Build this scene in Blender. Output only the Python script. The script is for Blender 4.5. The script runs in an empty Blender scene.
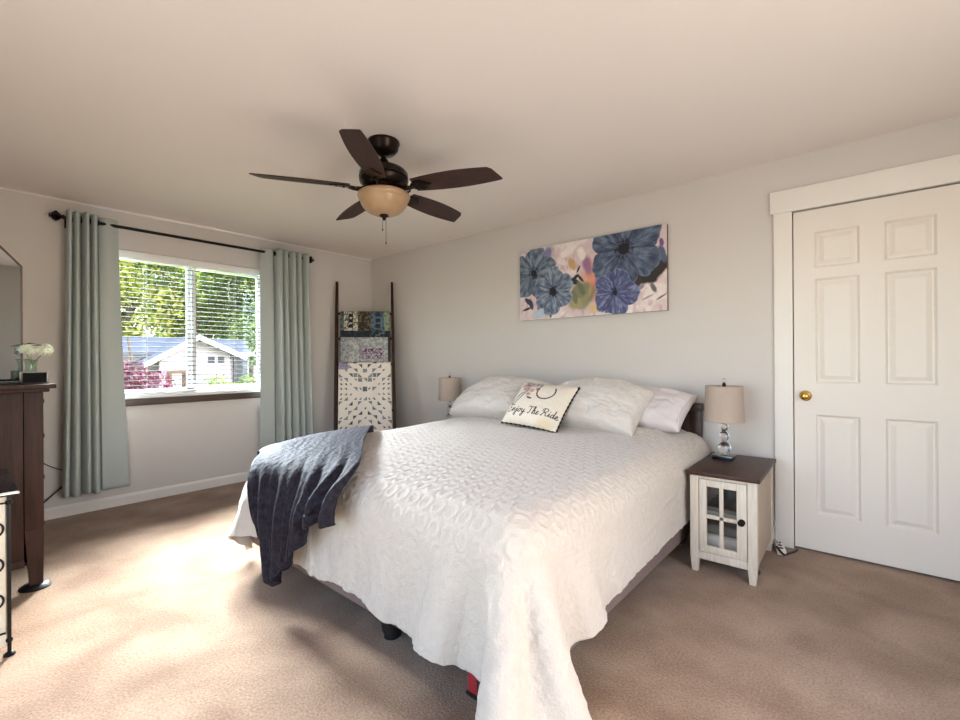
import bpy, bmesh, math, random
import numpy as np
from mathutils import Vector, Matrix
from mathutils.bvhtree import BVHTree

random.seed(7)
np.random.seed(7)
scene = bpy.context.scene
COL = scene.collection

# ------------------------------------------------------------------ camera
F_PX, YAW, ROLL = 455.0, 0.7081, -0.006
CAM = Vector((4.577, -3.3315, 1.15))
fwd = Vector((-math.sin(YAW), math.cos(YAW), 0))
r0 = Vector((math.cos(YAW), math.sin(YAW), 0))
u0 = Vector((0, 0, 1))
rt = r0 * math.cos(ROLL) + u0 * math.sin(ROLL)
up = u0 * math.cos(ROLL) - r0 * math.sin(ROLL)
cd = bpy.data.cameras.new('camera')
cd.sensor_width = 36.0
cd.lens = F_PX / 960.0 * 36.0
cd.clip_start = 0.02
cd.clip_end = 300
cam = bpy.data.objects.new('camera', cd)
COL.objects.link(cam)
cam.matrix_world = Matrix(((rt.x, up.x, -fwd.x, CAM.x), (rt.y, up.y, -fwd.y, CAM.y), (rt.z, up.z, -fwd.z, CAM.z), (0, 0, 0, 1)))
scene.camera = cam

# ------------------------------------------------------------------ sky, sun, light, exposure
world = bpy.data.worlds.new('world')
scene.world = world
world.use_nodes = True
wn = world.node_tree.nodes
bg = wn['Background']
sky = wn.new('ShaderNodeTexSky')
sky.sky_type = 'NISHITA'
sky.sun_disc = False
sky.sun_elevation = math.radians(40)
sky.sun_rotation = math.radians(60)
world.node_tree.links.new(sky.outputs[0], bg.inputs[0])
bg.inputs[1].default_value = 0.42

def light(name, kind, loc, direction, energy, color, **kw):
    d = bpy.data.lights.new(name, kind)
    d.energy = energy
    d.color = color
    for k, v in kw.items():
        setattr(d, k, v)
    o = bpy.data.objects.new(name, d)
    COL.objects.link(o)
    o.location = loc
    o.rotation_euler = Vector(direction).to_track_quat('-Z', 'Y').to_euler()
    return o

# the sun comes in over the neighbour's trees, softened by thin cloud
light('sun', 'SUN', (-10, 6, 10), (1.0, -0.50, -0.72), 5.0, (1.0, 0.95, 0.88), angle=math.radians(14))
# bright open sky above the neighbour's roof, falling steeply through the window on to the carpet
light('window_daylight', 'AREA', (-2.7, -1.50, 3.35), (1.0, -0.12, -0.70), 2300.0, (0.84, 0.92, 1.0), shape='RECTANGLE', size=2.6, size_y=1.2)
# added warm fill lamps, unseen: one behind the camera, one at the right wall
light('rear_fill', 'AREA', (3.5, -3.60, 1.1), (0, 0.8, 1.0), 5.0, (1.0, 0.92, 0.85), shape='RECTANGLE', size=1.7, size_y=1.9)
light('side_fill', 'AREA', (5.62, -2.3, 1.15), (-1.0, 0.0, 0.5), 14.0, (1.0, 0.92, 0.85), shape='RECTANGLE', size=0.85, size_y=1.9)

scene.view_settings.view_transform = 'Standard'
scene.view_settings.look = 'None'
scene.view_settings.gamma = 1.0
scene.view_settings.use_curve_mapping = False
scene.view_settings.exposure = 1.5

# ------------------------------------------------------------------ materials
def srgb(r, g, b):
    f = lambda c: (c / 255.0 / 12.92) if c / 255.0 <= 0.04045 else ((c / 255.0 + 0.055) / 1.055) ** 2.4
    return (f(r), f(g), f(b), 1.0)

def mat(name, color, rough=0.6, metal=0.0, noise=None, bump=None, spec=0.5, sheen=0.0, coat=0.0, attr=None, trans=0.0, stretch=None, coord='Object', translucent=0.0):
    """noise = (scale, darker rgb factor) mottles the colour; bump = (scale, strength)."""
    m = bpy.data.materials.new(name)
    m.use_nodes = True
    nt = m.node_tree
    n, l = nt.nodes, nt.links
    p = n['Principled BSDF']
    p.inputs['Base Color'].default_value = color
    p.inputs['Roughness'].default_value = rough
    p.inputs['Metallic'].default_value = metal
    p.inputs['Specular IOR Level'].default_value = spec
    p.inputs['Sheen Weight'].default_value = sheen
    p.inputs['Coat Weight'].default_value = coat
    p.inputs['Transmission Weight'].default_value = trans
    tc = n.new('ShaderNodeTexCoord')
    mp = n.new('ShaderNodeMapping')
    l.new(tc.outputs[coord], mp.inputs[0])
    if stretch:
        mp.inputs['Scale'].default_value = stretch
    src = None
    if attr:
        a = n.new('ShaderNodeAttribute')
        a.attribute_name = attr
        src = a.outputs['Color']
        l.new(src, p.inputs['Base Color'])
    if noise:
        t = n.new('ShaderNodeTexNoise')
        t.inputs['Scale'].default_value = noise[0]
        t.inputs['Detail'].default_value = 6
        t.inputs['Roughness'].default_value = 0.62
        l.new(mp.outputs[0], t.inputs['Vector'])
        r = n.new('ShaderNodeValToRGB')
        r.color_ramp.elements[0].position = 0.32
        r.color_ramp.elements[1].position = 0.68
        d = noise[1]
        r.color_ramp.elements[0].color = (color[0] * d[0], color[1] * d[1], color[2] * d[2], 1)
        r.color_ramp.elements[1].color = color
        l.new(t.outputs['Fac'], r.inputs[0])
        l.new(r.outputs[0], p.inputs['Base Color'])
    if bump:
        t2 = n.new('ShaderNodeTexNoise')
        t2.inputs['Scale'].default_value = bump[0]
        t2.inputs['Detail'].default_value = 4
        l.new(mp.outputs[0], t2.inputs['Vector'])
        b = n.new('ShaderNodeBump')
        b.inputs['Strength'].default_value = bump[1]
        b.inputs['Distance'].default_value = 0.01
        l.new(t2.outputs['Fac'], b.inputs['Height'])
        l.new(b.outputs[0], p.inputs['Normal'])
    if translucent:
        tr = n.new('ShaderNodeBsdfTranslucent')
        tr.inputs[0].default_value = color
        mx = n.new('ShaderNodeMixShader')
        mx.inputs[0].default_value = translucent
        l.new(p.outputs[0], mx.inputs[1])
        l.new(tr.outputs[0], mx.inputs[2])
        l.new(mx.outputs[0], n['Material Output'].inputs[0])
        if src:
            l.new(src, tr.inputs[0])
    return m

def glass_mat(name, color=(1, 1, 1, 1), rough=0.0, thin=True):
    m = bpy.data.materials.new(name)
    m.use_nodes = True
    n, l = m.node_tree.nodes, m.node_tree.links
    out = n['Material Output']
    n.remove(n['Principled BSDF'])
    if thin:
        t = n.new('ShaderNodeBsdfTransparent')
        t.inputs[0].default_value = color
        g = n.new('ShaderNodeBsdfGlossy')
        g.inputs['Roughness'].default_value = 0.02
        mx = n.new('ShaderNodeMixShader')
        mx.inputs[0].default_value = 0.05
        l.new(t.outputs[0], mx.inputs[1])
        l.new(g.outputs[0], mx.inputs[2])
        l.new(mx.outputs[0], out.inputs[0])
    else:
        g = n.new('ShaderNodeBsdfGlass')
        g.inputs[0].default_value = color
        g.inputs['Roughness'].default_value = rough
        l.new(g.outputs[0], out.inputs[0])
    return m

M = {}
M['wall'] = mat('wall_paint', srgb(215, 209, 204), 0.85, noise=(1.2, (0.97, 0.97, 0.97)), bump=(160, 0.05))
M['ceiling'] = mat('ceiling_paint', srgb(238, 230, 223), 0.9, bump=(120, 0.08))
M['white'] = mat('white_trim_paint', srgb(236, 231, 225), 0.45, bump=(60, 0.02))
M['door'] = mat('white_door_paint', srgb(234, 227, 219), 0.42, stretch=(30, 30, 2), bump=(9, 0.03))
M['vinyl'] = mat('white_vinyl', srgb(240, 240, 240), 0.35)
M['brown_sill'] = mat('dark_brown_sill_paint', srgb(78, 60, 52), 0.5, stretch=(20, 1, 20), noise=(6, (0.75, 0.75, 0.75)))
M['slat'] = mat('blind_slat', srgb(12, 11, 11), 0.9, spec=0.05)
M['blackmetal'] = mat('black_iron', srgb(30, 26, 25), 0.42, 0.6, noise=(40, (0.6, 0.6, 0.6)))
M['bronze'] = mat('oil_rubbed_bronze', srgb(46, 34, 29), 0.3, 0.75, noise=(14, (0.55, 0.5, 0.5)))
M['blade'] = mat('dark_walnut_blade', srgb(66, 42, 37), 0.5, coord='UV', stretch=(2.2, 30, 1), noise=(3, (0.5, 0.5, 0.5)), spec=0.35)
M['amber'] = mat('amber_frosted_glass', srgb(190, 158, 124), 0.35, noise=(9, (0.86, 0.82, 0.76)), coat=0.3, translucent=0.1)
M['brass'] = mat('polished_brass', srgb(216, 178, 96), 0.18, 1.0)
M['steel'] = mat('brushed_steel', srgb(170, 168, 165), 0.28, 1.0)
M['chain'] = mat('antique_chain', srgb(110, 92, 78), 0.35, 0.9)
M['curtain'] = mat('sage_curtain_cloth', srgb(182, 190, 187), 0.8, stretch=(1, 1, 1), noise=(150, (0.93, 0.94, 0.94)), bump=(260, 0.08), sheen=0.1, translucent=0.03)
M['darkwood'] = mat('dark_stained_wood', srgb(64, 39, 31), 0.5, stretch=(16, 16, 1.3), noise=(3.2, (0.38, 0.36, 0.36)), spec=0.22)
M['topwood'] = mat('espresso_table_top', srgb(78, 52, 43), 0.42, stretch=(22, 1.6, 22), noise=(3.0, (0.40, 0.38, 0.38)), spec=0.3)
M['headwood'] = mat('dark_headboard_wood', srgb(66, 38, 28), 0.4, stretch=(1.2, 16, 16), noise=(3.0, (0.45, 0.45, 0.45)))
M['antique'] = mat('antique_white_wood', srgb(222, 212, 198), 0.55, stretch=(26, 26, 2), noise=(4, (0.82, 0.80, 0.77)))
M['tanwood'] = mat('warm_tan_side_wood', srgb(186, 166, 144), 0.55, stretch=(26, 26, 2), noise=(4, (0.85, 0.83, 0.8)))
M['cream'] = mat('cream_cabinet_paint', srgb(228, 216, 196), 0.5, noise=(9, (0.9, 0.88, 0.84)))
M['blackpaint'] = mat('black_plastic', srgb(24, 23, 25), 0.4)
M['blackmatte'] = mat('matte_black_plastic', srgb(16, 15, 17), 0.6, spec=0.08)
M['blackshine'] = mat('black_polished_stone', srgb(18, 17, 18), 0.12, coat=0.5)
M['mirror'] = mat('mirror_silver', srgb(158, 158, 158), 0.03, 1.0)
M['mirror_edge'] = mat('dark_mirror_edge', srgb(70, 52, 50), 0.4)
M['crystal'] = glass_mat('clear_crystal', (0.97, 0.97, 0.97, 1), 0.0, thin=False)
M['vaseglass'] = glass_mat('pale_green_glass', (0.86, 0.93, 0.89, 1))
M['pane'] = glass_mat('window_glass', (0.97, 0.985, 0.98, 1))
M['shade'] = mat('taupe_linen_shade', srgb(208, 190, 175), 0.9, stretch=(1, 1, 3), noise=(130, (0.80, 0.79, 0.78)), bump=(220, 0.15), translucent=0.2)
M['mattress'] = mat('mattress_ticking', srgb(205, 200, 194), 0.9)
M['boxspring'] = mat('mauve_grey_box_cloth', srgb(120, 102, 96), 0.9, noise=(60, (0.85, 0.85, 0.85)))
M['bedspread'] = mat('ivory_chenille', srgb(198, 187, 176), 0.95, noise=(28, (0.94, 0.93, 0.92)), bump=(130, 0.5), sheen=0.35)
M['sham'] = mat('ivory_textured_sham', srgb(214, 206, 198), 0.95, noise=(40, (0.94, 0.94, 0.94)), bump=(110, 0.5), sheen=0.3)
M['pillowcase'] = mat('white_cotton', srgb(216, 207, 206), 0.9, bump=(200, 0.06))
M['piping'] = mat('black_piping', srgb(28, 25, 27), 0.8)
M['painted'] = mat('printed_cloth', srgb(230, 220, 210), 0.85, attr='Col', bump=(220, 0.1))
M['canvas'] = mat('painted_canvas', srgb(230, 220, 210), 0.7, attr='Col', bump=(180, 0.12))
M['canvas_edge'] = mat('canvas_edge_wrap', srgb(120, 108, 102), 0.8, noise=(20, (0.6, 0.62, 0.66)))
M['quilt_edge'] = mat('quilt_backing', srgb(70, 68, 72), 0.9)
M['velvet'] = mat('slate_crushed_velvet', srgb(46, 42, 51), 0.7, noise=(44, (0.30, 0.20, 0.24)), bump=(40, 1.0), sheen=0.06, spec=0.15)
M['velvet'].node_tree.nodes['Principled BSDF'].inputs['Sheen Tint'].default_value = (0.72, 0.76, 0.9, 1)
M['velvet'].node_tree.nodes['Principled BSDF'].inputs['Sheen Roughness'].default_value = 0.35
M['plastic_white'] = mat('white_plastic', srgb(232, 230, 226), 0.4)
M['stem'] = mat('green_stem', srgb(96, 120, 66), 0.7)
M['leafdark'] = mat('dark_green_leaf', srgb(44, 58, 40), 0.7)
M['petal'] = mat('white_green_petal', srgb(240, 241, 228), 0.8, noise=(60, (0.86, 0.92, 0.74)))
M['rugred'] = mat('red_case_cloth', srgb(150, 28, 30), 0.7)
M['navy'] = mat('navy_case_cloth', srgb(52, 58, 72), 0.7)
M['greycloth'] = mat('grey_folded_cloth', srgb(120, 116, 114), 0.9, bump=(120, 0.1))
M['bookgrey'] = mat('pale_grey_cover', srgb(176, 172, 168), 0.6)
M['siding'] = mat('pale_lap_siding', srgb(186, 172, 178), 0.7)
M['roof'] = mat('grey_shingle', srgb(120, 122, 130), 0.9, noise=(12, (0.75, 0.75, 0.75)))
M['exttrim'] = mat('white_fascia', srgb(236, 236, 238), 0.6)
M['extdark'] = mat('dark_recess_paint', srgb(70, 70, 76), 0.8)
M['lawn'] = mat('lawn_green', srgb(120, 140, 70), 0.95, noise=(3, (0.6, 0.7, 0.5)))
M['bark'] = mat('grey_brown_bark', srgb(120, 100, 80), 0.9, noise=(14, (0.6, 0.6, 0.6)))
M['leaf_yellow'] = mat('yellow_green_leaves', srgb(176, 178, 70), 0.7, attr='Col', translucent=0.45)
M['patio'] = mat('brown_patio_wood', srgb(110, 84, 60), 0.8)

# carpet: two-tone pile with fine tufts
def carpet():
    m = bpy.data.materials.new('beige_carpet')
    m.use_nodes = True
    n, l = m.node_tree.nodes, m.node_tree.links
    p = n['Principled BSDF']
    p.inputs['Roughness'].default_value = 0.97
    p.inputs['Specular IOR Level'].default_value = 0.1
    p.inputs['Sheen Weight'].default_value = 0.25
    tc = n.new('ShaderNodeTexCoord')
    a = n.new('ShaderNodeTexNoise'); a.inputs['Scale'].default_value = 3.4; a.inputs['Detail'].default_value = 5
    a.inputs['Distortion'].default_value = 0.3
    b = n.new('ShaderNodeTexNoise'); b.inputs['Scale'].default_value = 120; b.inputs['Detail'].default_value = 4
    for t in (a, b):
        l.new(tc.outputs['Object'], t.inputs['Vector'])
    r1 = n.new('ShaderNodeValToRGB')
    r1.color_ramp.elements[0].position = 0.35; r1.color_ramp.elements[0].color = srgb(152, 119, 92)
    r1.color_ramp.elements[1].position = 0.65; r1.color_ramp.elements[1].color = srgb(186, 155, 127)
    r2 = n.new('ShaderNodeValToRGB')
    r2.color_ramp.elements[0].position = 0.3; r2.color_ramp.elements[0].color = (0.50, 0.47, 0.44, 1)
    r2.color_ramp.elements[1].position = 0.7; r2.color_ramp.elements[1].color = (1, 1, 1, 1)
    mx = n.new('ShaderNodeMix'); mx.data_type = 'RGBA'; mx.blend_type = 'MULTIPLY'; mx.inputs[0].default_value = 0.85
    l.new(a.outputs['Fac'], r1.inputs[0]); l.new(b.outputs['Fac'], r2.inputs[0])
    l.new(r1.outputs[0], mx.inputs[6]); l.new(r2.outputs[0], mx.inputs[7])
    l.new(mx.outputs[2], p.inputs['Base Color'])
    bp = n.new('ShaderNodeBump'); bp.inputs['Strength'].default_value = 0.5; bp.inputs['Distance'].default_value = 0.01
    l.new(b.outputs['Fac'], bp.inputs['Height']); l.new(bp.outputs[0], p.inputs['Normal'])
    return m
M['carpet'] = carpet()

# ------------------------------------------------------------------ helpers
ORIGIN = {}

def thing(name, label, cat, loc, group=None, kind=None):
    o = bpy.data.objects.new(name, None)
    o.empty_display_size = 0.1
    COL.objects.link(o)
    o.location = loc
    ORIGIN[o.name] = Vector(loc)
    if kind:
        o['kind'] = kind
    else:
        o['label'] = label
        o['category'] = cat
    if group:
        o['group'] = group
    return o

def tag(o, label, cat, group=None, kind=None):
    o['label'] = label
    o['category'] = cat
    if group: o['group'] = group
    if kind: o['kind'] = kind
    return o

def obj(name, bm, m, parent=None, smooth=True, label=None, angle=40):
    """links one mesh; coordinates in bm are world ones, and are made local to the parent."""
    me = bpy.data.meshes.new(name)
    if isinstance(bm, bmesh.types.BMesh):
        bmesh.ops.recalc_face_normals(bm, faces=bm.faces[:]) if bm.faces and not getattr(bm, 'keep', False) else None
        bm.to_mesh(me)
        bm.free()
    else:
        me = bm
        me.name = name
    base = ORIGIN.get(parent.name, Vector()) if parent else None
    if base is not None:
        me.transform(Matrix.Translation(-base))
    o = bpy.data.objects.new(name, me)
    COL.objects.link(o)
    if parent:
        o.parent = parent
        ORIGIN[o.name] = base
    for mm in (m if isinstance(m, (list, tuple)) else [m]):
        me.materials.append(mm)
    if smooth:
        me.polygons.foreach_set('use_smooth', [True] * len(me.polygons))
        if angle < 180: me.set_sharp_from_angle(angle=math.radians(angle))
    if label:
        o['label'] = label
    return o

def struct(name, bm, m, parent=None, smooth=False):
    o = obj(name, bm, m, parent, smooth)
    if not parent:
        o['kind'] = 'structure'
    return o

def box(bm, lo, hi, bev=0.0, seg=2):
    r = bmesh.ops.create_cube(bm, size=1.0)
    for v in r['verts']:
        v.co = Vector((lo[i] if v.co[i] < 0 else hi[i]) for i in range(3))
    if bev > 0:
        es = list({e for v in r['verts'] for e in v.link_edges})
        bmesh.ops.bevel(bm, geom=es, offset=bev, segments=seg, affect='EDGES', profile=0.6)

def B(lo, hi, bev=0.0, seg=2):
    bm = bmesh.new()
    box(bm, lo, hi, bev, seg)
    return bm

def frame_of(d):
    d = Vector(d).normalized()
    a = Vector((0, 0, 1)) if abs(d.z) < 0.9 else Vector((1, 0, 0))
    x = d.cross(a).normalized()
    return x, d.cross(x).normalized(), d

def rings(bm, ringlist, cap=True, closed=False):
    vs = [[bm.verts.new(p) for p in r] for r in ringlist]
    n = len(vs[0])
    k = len(vs)
    for i in range(k if closed else k - 1):
        a, b = vs[i], vs[(i + 1) % k]
        for j in range(n):
            bm.faces.new((a[j], a[(j + 1) % n], b[(j + 1) % n], b[j]))
    if cap and not closed:
        bm.faces.new(list(reversed(vs[0])))
        bm.faces.new(vs[-1])

def cyl(bm, p0, p1, r0, r1=None, seg=20):
    r1 = r0 if r1 is None else r1
    p0, p1 = Vector(p0), Vector(p1)
    x, y, d = frame_of(p1 - p0)
    rings(bm, [[p + (x * math.cos(2 * math.pi * k / seg) + y * math.sin(2 * math.pi * k / seg)) * r for k in range(seg)] for p, r in ((p0, r0), (p1, r1))])

def tube(bm, pts, r, seg=8):
    pts = [Vector(p) for p in pts]
    rl = []
    px = None
    for i, p in enumerate(pts):
        t = (pts[min(i + 1, len(pts) - 1)] - pts[max(i - 1, 0)]).normalized()
        if px is None:
            px, _, _ = frame_of(t)
        px = (px - t * px.dot(t)).normalized()
        py = t.cross(px)
        rr = r[i] if isinstance(r, (list, tuple)) else r
        rl.append([p + (px * math.cos(2 * math.pi * k / seg) + py * math.sin(2 * math.pi * k / seg)) * rr for k in range(seg)])
    rings(bm, rl)

def smooth_path(pts, n=8):
    """Catmull-Rom through the points."""
    P = [Vector(p) for p in pts]
    P = [P[0] * 2 - P[1]] + P + [P[-1] * 2 - P[-2]]
    out = []
    for i in range(1, len(P) - 2):
        for k in range(n):
            t = k / n
            a, b, c, d = P[i - 1], P[i], P[i + 1], P[i + 2]
            out.append(0.5 * ((2 * b) + (c - a) * t + (2 * a - 5 * b + 4 * c - d) * t * t + (3 * b - a - 3 * c + d) * t ** 3))
    out.append(P[-2])
    return out

def lathe(bm, prof, c, seg=32, axis=(0, 0, 1)):
    """prof = [(radius, height)] along the axis from c."""
    x, y, d = frame_of(axis)
    c = Vector(c)
    rings(bm, [[c + d * h + (x * math.cos(2 * math.pi * k / seg) + y * math.sin(2 * math.pi * k / seg)) * max(r, 1e-4) for k in range(seg)] for r, h in prof])

def sphere(bm, c, r, seg=20, squash=(1, 1, 1)):
    c = Vector(c)
    g = bmesh.ops.create_uvsphere(bm, u_segments=seg, v_segments=seg // 2 + 2, radius=r)
    for v in g['verts']:
        v.co = Vector((v.co.x * squash[0], v.co.y * squash[1], v.co.z * squash[2])) + c

def torus(bm, c, R, r, axis=(0, 0, 1), seg=24, s2=10, a0=0, a1=2 * math.pi):
    x, y, d = frame_of(axis)
    c = Vector(c)
    full = abs(a1 - a0 - 2 * math.pi) < 1e-6
    rl = []
    n = seg if full else seg + 1
    for i in range(n):
        a = a0 + (a1 - a0) * i / seg
        e = x * math.cos(a) + y * math.sin(a)
        rl.append([c + e * (R + r * math.cos(2 * math.pi * k / s2)) + d * r * math.sin(2 * math.pi * k / s2) for k in range(s2)])
    rings(bm, rl, cap=not full, closed=full)

def prism(bm, poly, ext):
    """a closed outline (3-D points) pushed along ext."""
    a = [bm.verts.new(Vector(p)) for p in poly]
    b = [bm.verts.new(Vector(p) + Vector(ext)) for p in poly]
    n = len(a)
    for i in range(n):
        bm.faces.new((a[i], a[(i + 1) % n], b[(i + 1) % n], b[i]))
    bm.faces.new(list(reversed(a)))
    bm.faces.new(b)

def grid_mesh(name, P, colors=None, uv=None):
    """P (ny, nx, 3) -> mesh; colors (ny, nx, 3) linear -> attribute Col; uv (ny, nx, 2)."""
    ny, nx = P.shape[:2]
    idx = np.arange(ny * nx).reshape(ny, nx)
    f = np.stack([idx[:-1, :-1], idx[:-1, 1:], idx[1:, 1:], idx[1:, :-1]], -1).reshape(-1, 4)
    me = bpy.data.meshes.new(name)
    me.vertices.add(ny * nx)
    me.vertices.foreach_set('co', np.ascontiguousarray(P, dtype=np.float32).ravel())
    me.loops.add(f.size)
    me.loops.foreach_set('vertex_index', f.ravel().astype(np.int32))
    me.polygons.add(len(f))
    me.polygons.foreach_set('loop_start', np.arange(0, f.size, 4, dtype=np.int32))
    me.update(calc_edges=True)
    if colors is not None:
        at = me.color_attributes.new('Col', 'FLOAT_COLOR', 'POINT')
        c4 = np.concatenate([colors, np.ones(colors.shape[:2] + (1,))], -1)
        at.data.foreach_set('color', c4.astype(np.float32).ravel())
    if uv is not None:
        l = me.uv_layers.new(name='UVMap')
        l.data.foreach_set('uv', uv.reshape(-1, 2)[f.ravel()].astype(np.float32).ravel())
    return me

def vnoise(x, y, seed=0):
    """smooth value noise 0..1"""
    xi, yi = np.floor(x).astype(np.int64), np.floor(y).astype(np.int64)
    xf, yf = x - xi, y - yi
    def h(a, b):
        v = np.sin(a * 127.1 + b * 311.7 + seed * 74.7) * 43758.5453
        return v - np.floor(v)
    s = lambda t: t * t * (3 - 2 * t)
    u, v = s(xf), s(yf)
    return (h(xi, yi) * (1 - u) + h(xi + 1, yi) * u) * (1 - v) + (h(xi, yi + 1) * (1 - u) + h(xi + 1, yi + 1) * u) * v

def fbm(x, y, seed=0, n=4):
    t, a, s = 0, 0.5, 0
    for k in range(n):
        t = t + a * vnoise(x * 2 ** k, y * 2 ** k, seed + k)
        s += a
        a *= 0.5
    return t / s

def C3(r, g, b):
    return np.array(srgb(r, g, b)[:3])

def mixc(base, col, m):
    return base * (1 - m[..., None]) + col * m[..., None]

def sstep(a, b, x):
    t = np.clip((x - a) / (b - a), 0, 1)
    return t * t * (3 - 2 * t)

def copy_tree(o, parent=None):
    c = o.copy()
    COL.objects.link(c)
    if parent:
        c.parent = parent
    for ch in list(o.children):
        copy_tree(ch, c)
    return c

# ================================================================== SETTING
H = 2.372
RX, FY = 5.60, -3.64           # right wall, wall behind the camera
WY0, WY1, WZ0, WZ1 = -2.56, -1.24, 0.85, 2.06   # window opening
struct('floor', B((-0.15, FY - 0.15, -0.12), (RX + 0.15, 0.15, 0.0)), M['carpet'])
struct('ceiling', B((-0.15, FY - 0.15, H), (RX + 0.15, 0.15, H + 0.15)), M['ceiling'])
DX0, DX1, DZ = 4.229, 4.951, 2.030  # closet door opening
bm = bmesh.new()
box(bm, (-0.15, 0, 0), (DX0 - 0.012, 0.14, H))
box(bm, (DX1 + 0.012, 0, 0), (RX + 0.15, 0.14, H))
box(bm, (DX0 - 0.012, 0, DZ + 0.008), (DX1 + 0.012, 0.14, H))
box(bm, (DX0 - 0.10, 0.14, 0), (DX1 + 0.10, 0.16, H))  # backing added behind the door to stop light leaking round it
struct('wall_back', bm, M['wall'])
bm = bmesh.new()
box(bm, (-0.15, FY, 0), (0, 0.0, WZ0))
box(bm, (-0.15, FY, WZ1), (0, 0.0, H))
box(bm, (-0.15, FY, WZ0), (0, WY0, WZ1))
box(bm, (-0.15, WY1, WZ0), (0, 0.0, WZ1))
struct('wall_left', bm, M['wall'])
bm = bmesh.new()
box(bm, (-0.15, FY - 0.12, 0), (2.65, FY, H))
box(bm, (4.35, FY - 0.12, 0), (RX, FY, H))
box(bm, (2.65, FY - 0.12, 2.06), (4.35, FY, H))  # out-of-view opening added for the rear fill lamp
struct('wall_front', bm, M['wall'])
bm = bmesh.new()
box(bm, (RX, FY - 0.12, 0), (RX + 0.12, -2.33, H))
box(bm, (RX, -1.47, 0), (RX + 0.12, 0, H))
box(bm, (RX, -2.33, 2.06), (RX + 0.12, -1.47, H))  # unseen gap in the wall, added for the side fill lamp
struct('wall_right', bm, M['wall'])

def base_profile(p0, p1, inward, name, h=0.085, t=0.014):
    p0, p1, n = Vector(p0), Vector(p1), Vector(inward)
    prof = [(0, 0), (t, 0), (t, h - 0.018), (t * 0.55, h - 0.004), (0.003, h), (0, h)]
    bm = bmesh.new()
    prism(bm, [p0 + n * a + Vector((0, 0, b)) for a, b in prof], p1 - p0)
    return struct(name, bm, M['white'])
base_profile((0, FY, 0), (0, 0, 0), (1, 0, 0), 'baseboard_left')
base_profile((0.014, 0, 0), (DX0 - 0.095, 0, 0), (0, -1, 0), 'baseboard_back')
base_profile((DX1 + 0.10, 0, 0), (RX, 0, 0), (0, -1, 0), 'baseboard_right')

# slim lip where the ceiling meets the window wall
bm = bmesh.new()
box(bm, (0, FY, H - 0.016), (0.012, 0, H), 0.005)
struct('trim_1', bm, M['ceiling'], smooth=True)

# ---- door casing: flat jambs under a wider head board
bm = bmesh.new()
box(bm, (DX0 - 0.098, -0.020, 0), (DX0 - 0.004, 0.0, DZ + 0.006), 0.002)
box(bm, (DX1 + 0.004, -0.020, 0), (DX1 + 0.098, 0.0, DZ + 0.006), 0.002)
box(bm, (DX0 - 0.116, -0.028, DZ + 0.006), (DX1 + 0.116, 0.0, DZ + 0.140), 0.002)
struct('trim_2', bm, M['white'], smooth=True)

# ---- six-panel door
def raised_panel_door(bm, x0, x1, z0, z1, yf, yb, cols, rows):
    """front skin with recessed, raised-field panels; yf is the face."""
    xs = sorted({x0, x1} | {a for c in cols for a in c})
    zs = sorted({z0, z1} | {a for r in rows for a in r})
    V = {}
    def v(x, y, z):
        k = (round(x, 5), round(y, 5), round(z, 5))
        if k not in V:
            V[k] = bm.verts.new((x, y, z))
        return V[k]
    for i in range(len(xs) - 1):
        for j in range(len(zs) - 1):
            a, b, c, d = xs[i], xs[i + 1], zs[j], zs[j + 1]
            if (a, b) in cols and (c, d) in rows:
                lev = [(0, 0), (0.011, 0.016), (0.018, 0.016), (0.042, 0.003)]
                R = [[(a + e, yf + dp, c + e), (b - e, yf + dp, c + e), (b - e, yf + dp, d - e), (a + e, yf + dp, d - e)] for e, dp in lev]
                for k in range(len(R) - 1):
                    for m_ in range(4):
                        bm.faces.new((v(*R[k][m_]), v(*R[k][(m_ + 1) % 4]), v(*R[k + 1][(m_ + 1) % 4]), v(*R[k + 1][m_])))
                bm.faces.new([v(*p) for p in R[-1]])
            else:
                bm.faces.new((v(a, yf, c), v(b, yf, c), v(b, yf, d), v(a, yf, d)))
    # edges and back
    fx = [(x, z0) for x in xs] + [(x1, z) for z in zs[1:]] + [(x, z1) for x in reversed(xs[:-1])] + [(x0, z) for z in reversed(zs[1:-1])]
    for k in range(len(fx)):
        (xa, za), (xb, zb) = fx[k], fx[(k + 1) % len(fx)]
        bm.faces.new((v(xa, yf, za), v(xb, yf, zb), v(xb, yb, zb), v(xa, yb, za)))
    bm.faces.new([v(x, yb, z) for x, z in fx])
door = thing('door_1', '', '', (DX0, 0.0, 0.012), kind='structure')
bm = bmesh.new()
raised_panel_door(bm, DX0, DX1, 0.012, DZ, 0.004, 0.038,
                  [(4.334, 4.537), (4.643, 4.846)], [(0.225, 0.815), (1.003, 1.617), (1.682, 1.895)])
obj('door_panel', bm, M['door'], door, angle=15)
kn = bmesh.new()
lathe(kn, [(0.0, 0.0), (0.031, 0.0), (0.031, 0.004), (0.026, 0.008), (0.013, 0.012), (0.011, 0.030), (0.016, 0.035), (0.022, 0.041), (0.0245, 0.050), (0.021, 0.058), (0.012, 0.063), (0.0, 0.064)], (4.285, 0.004, 0.925), 28, (0, -1, 0))
obj('door_knob', kn, M['brass'], door, label='round polished brass door knob')

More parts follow.
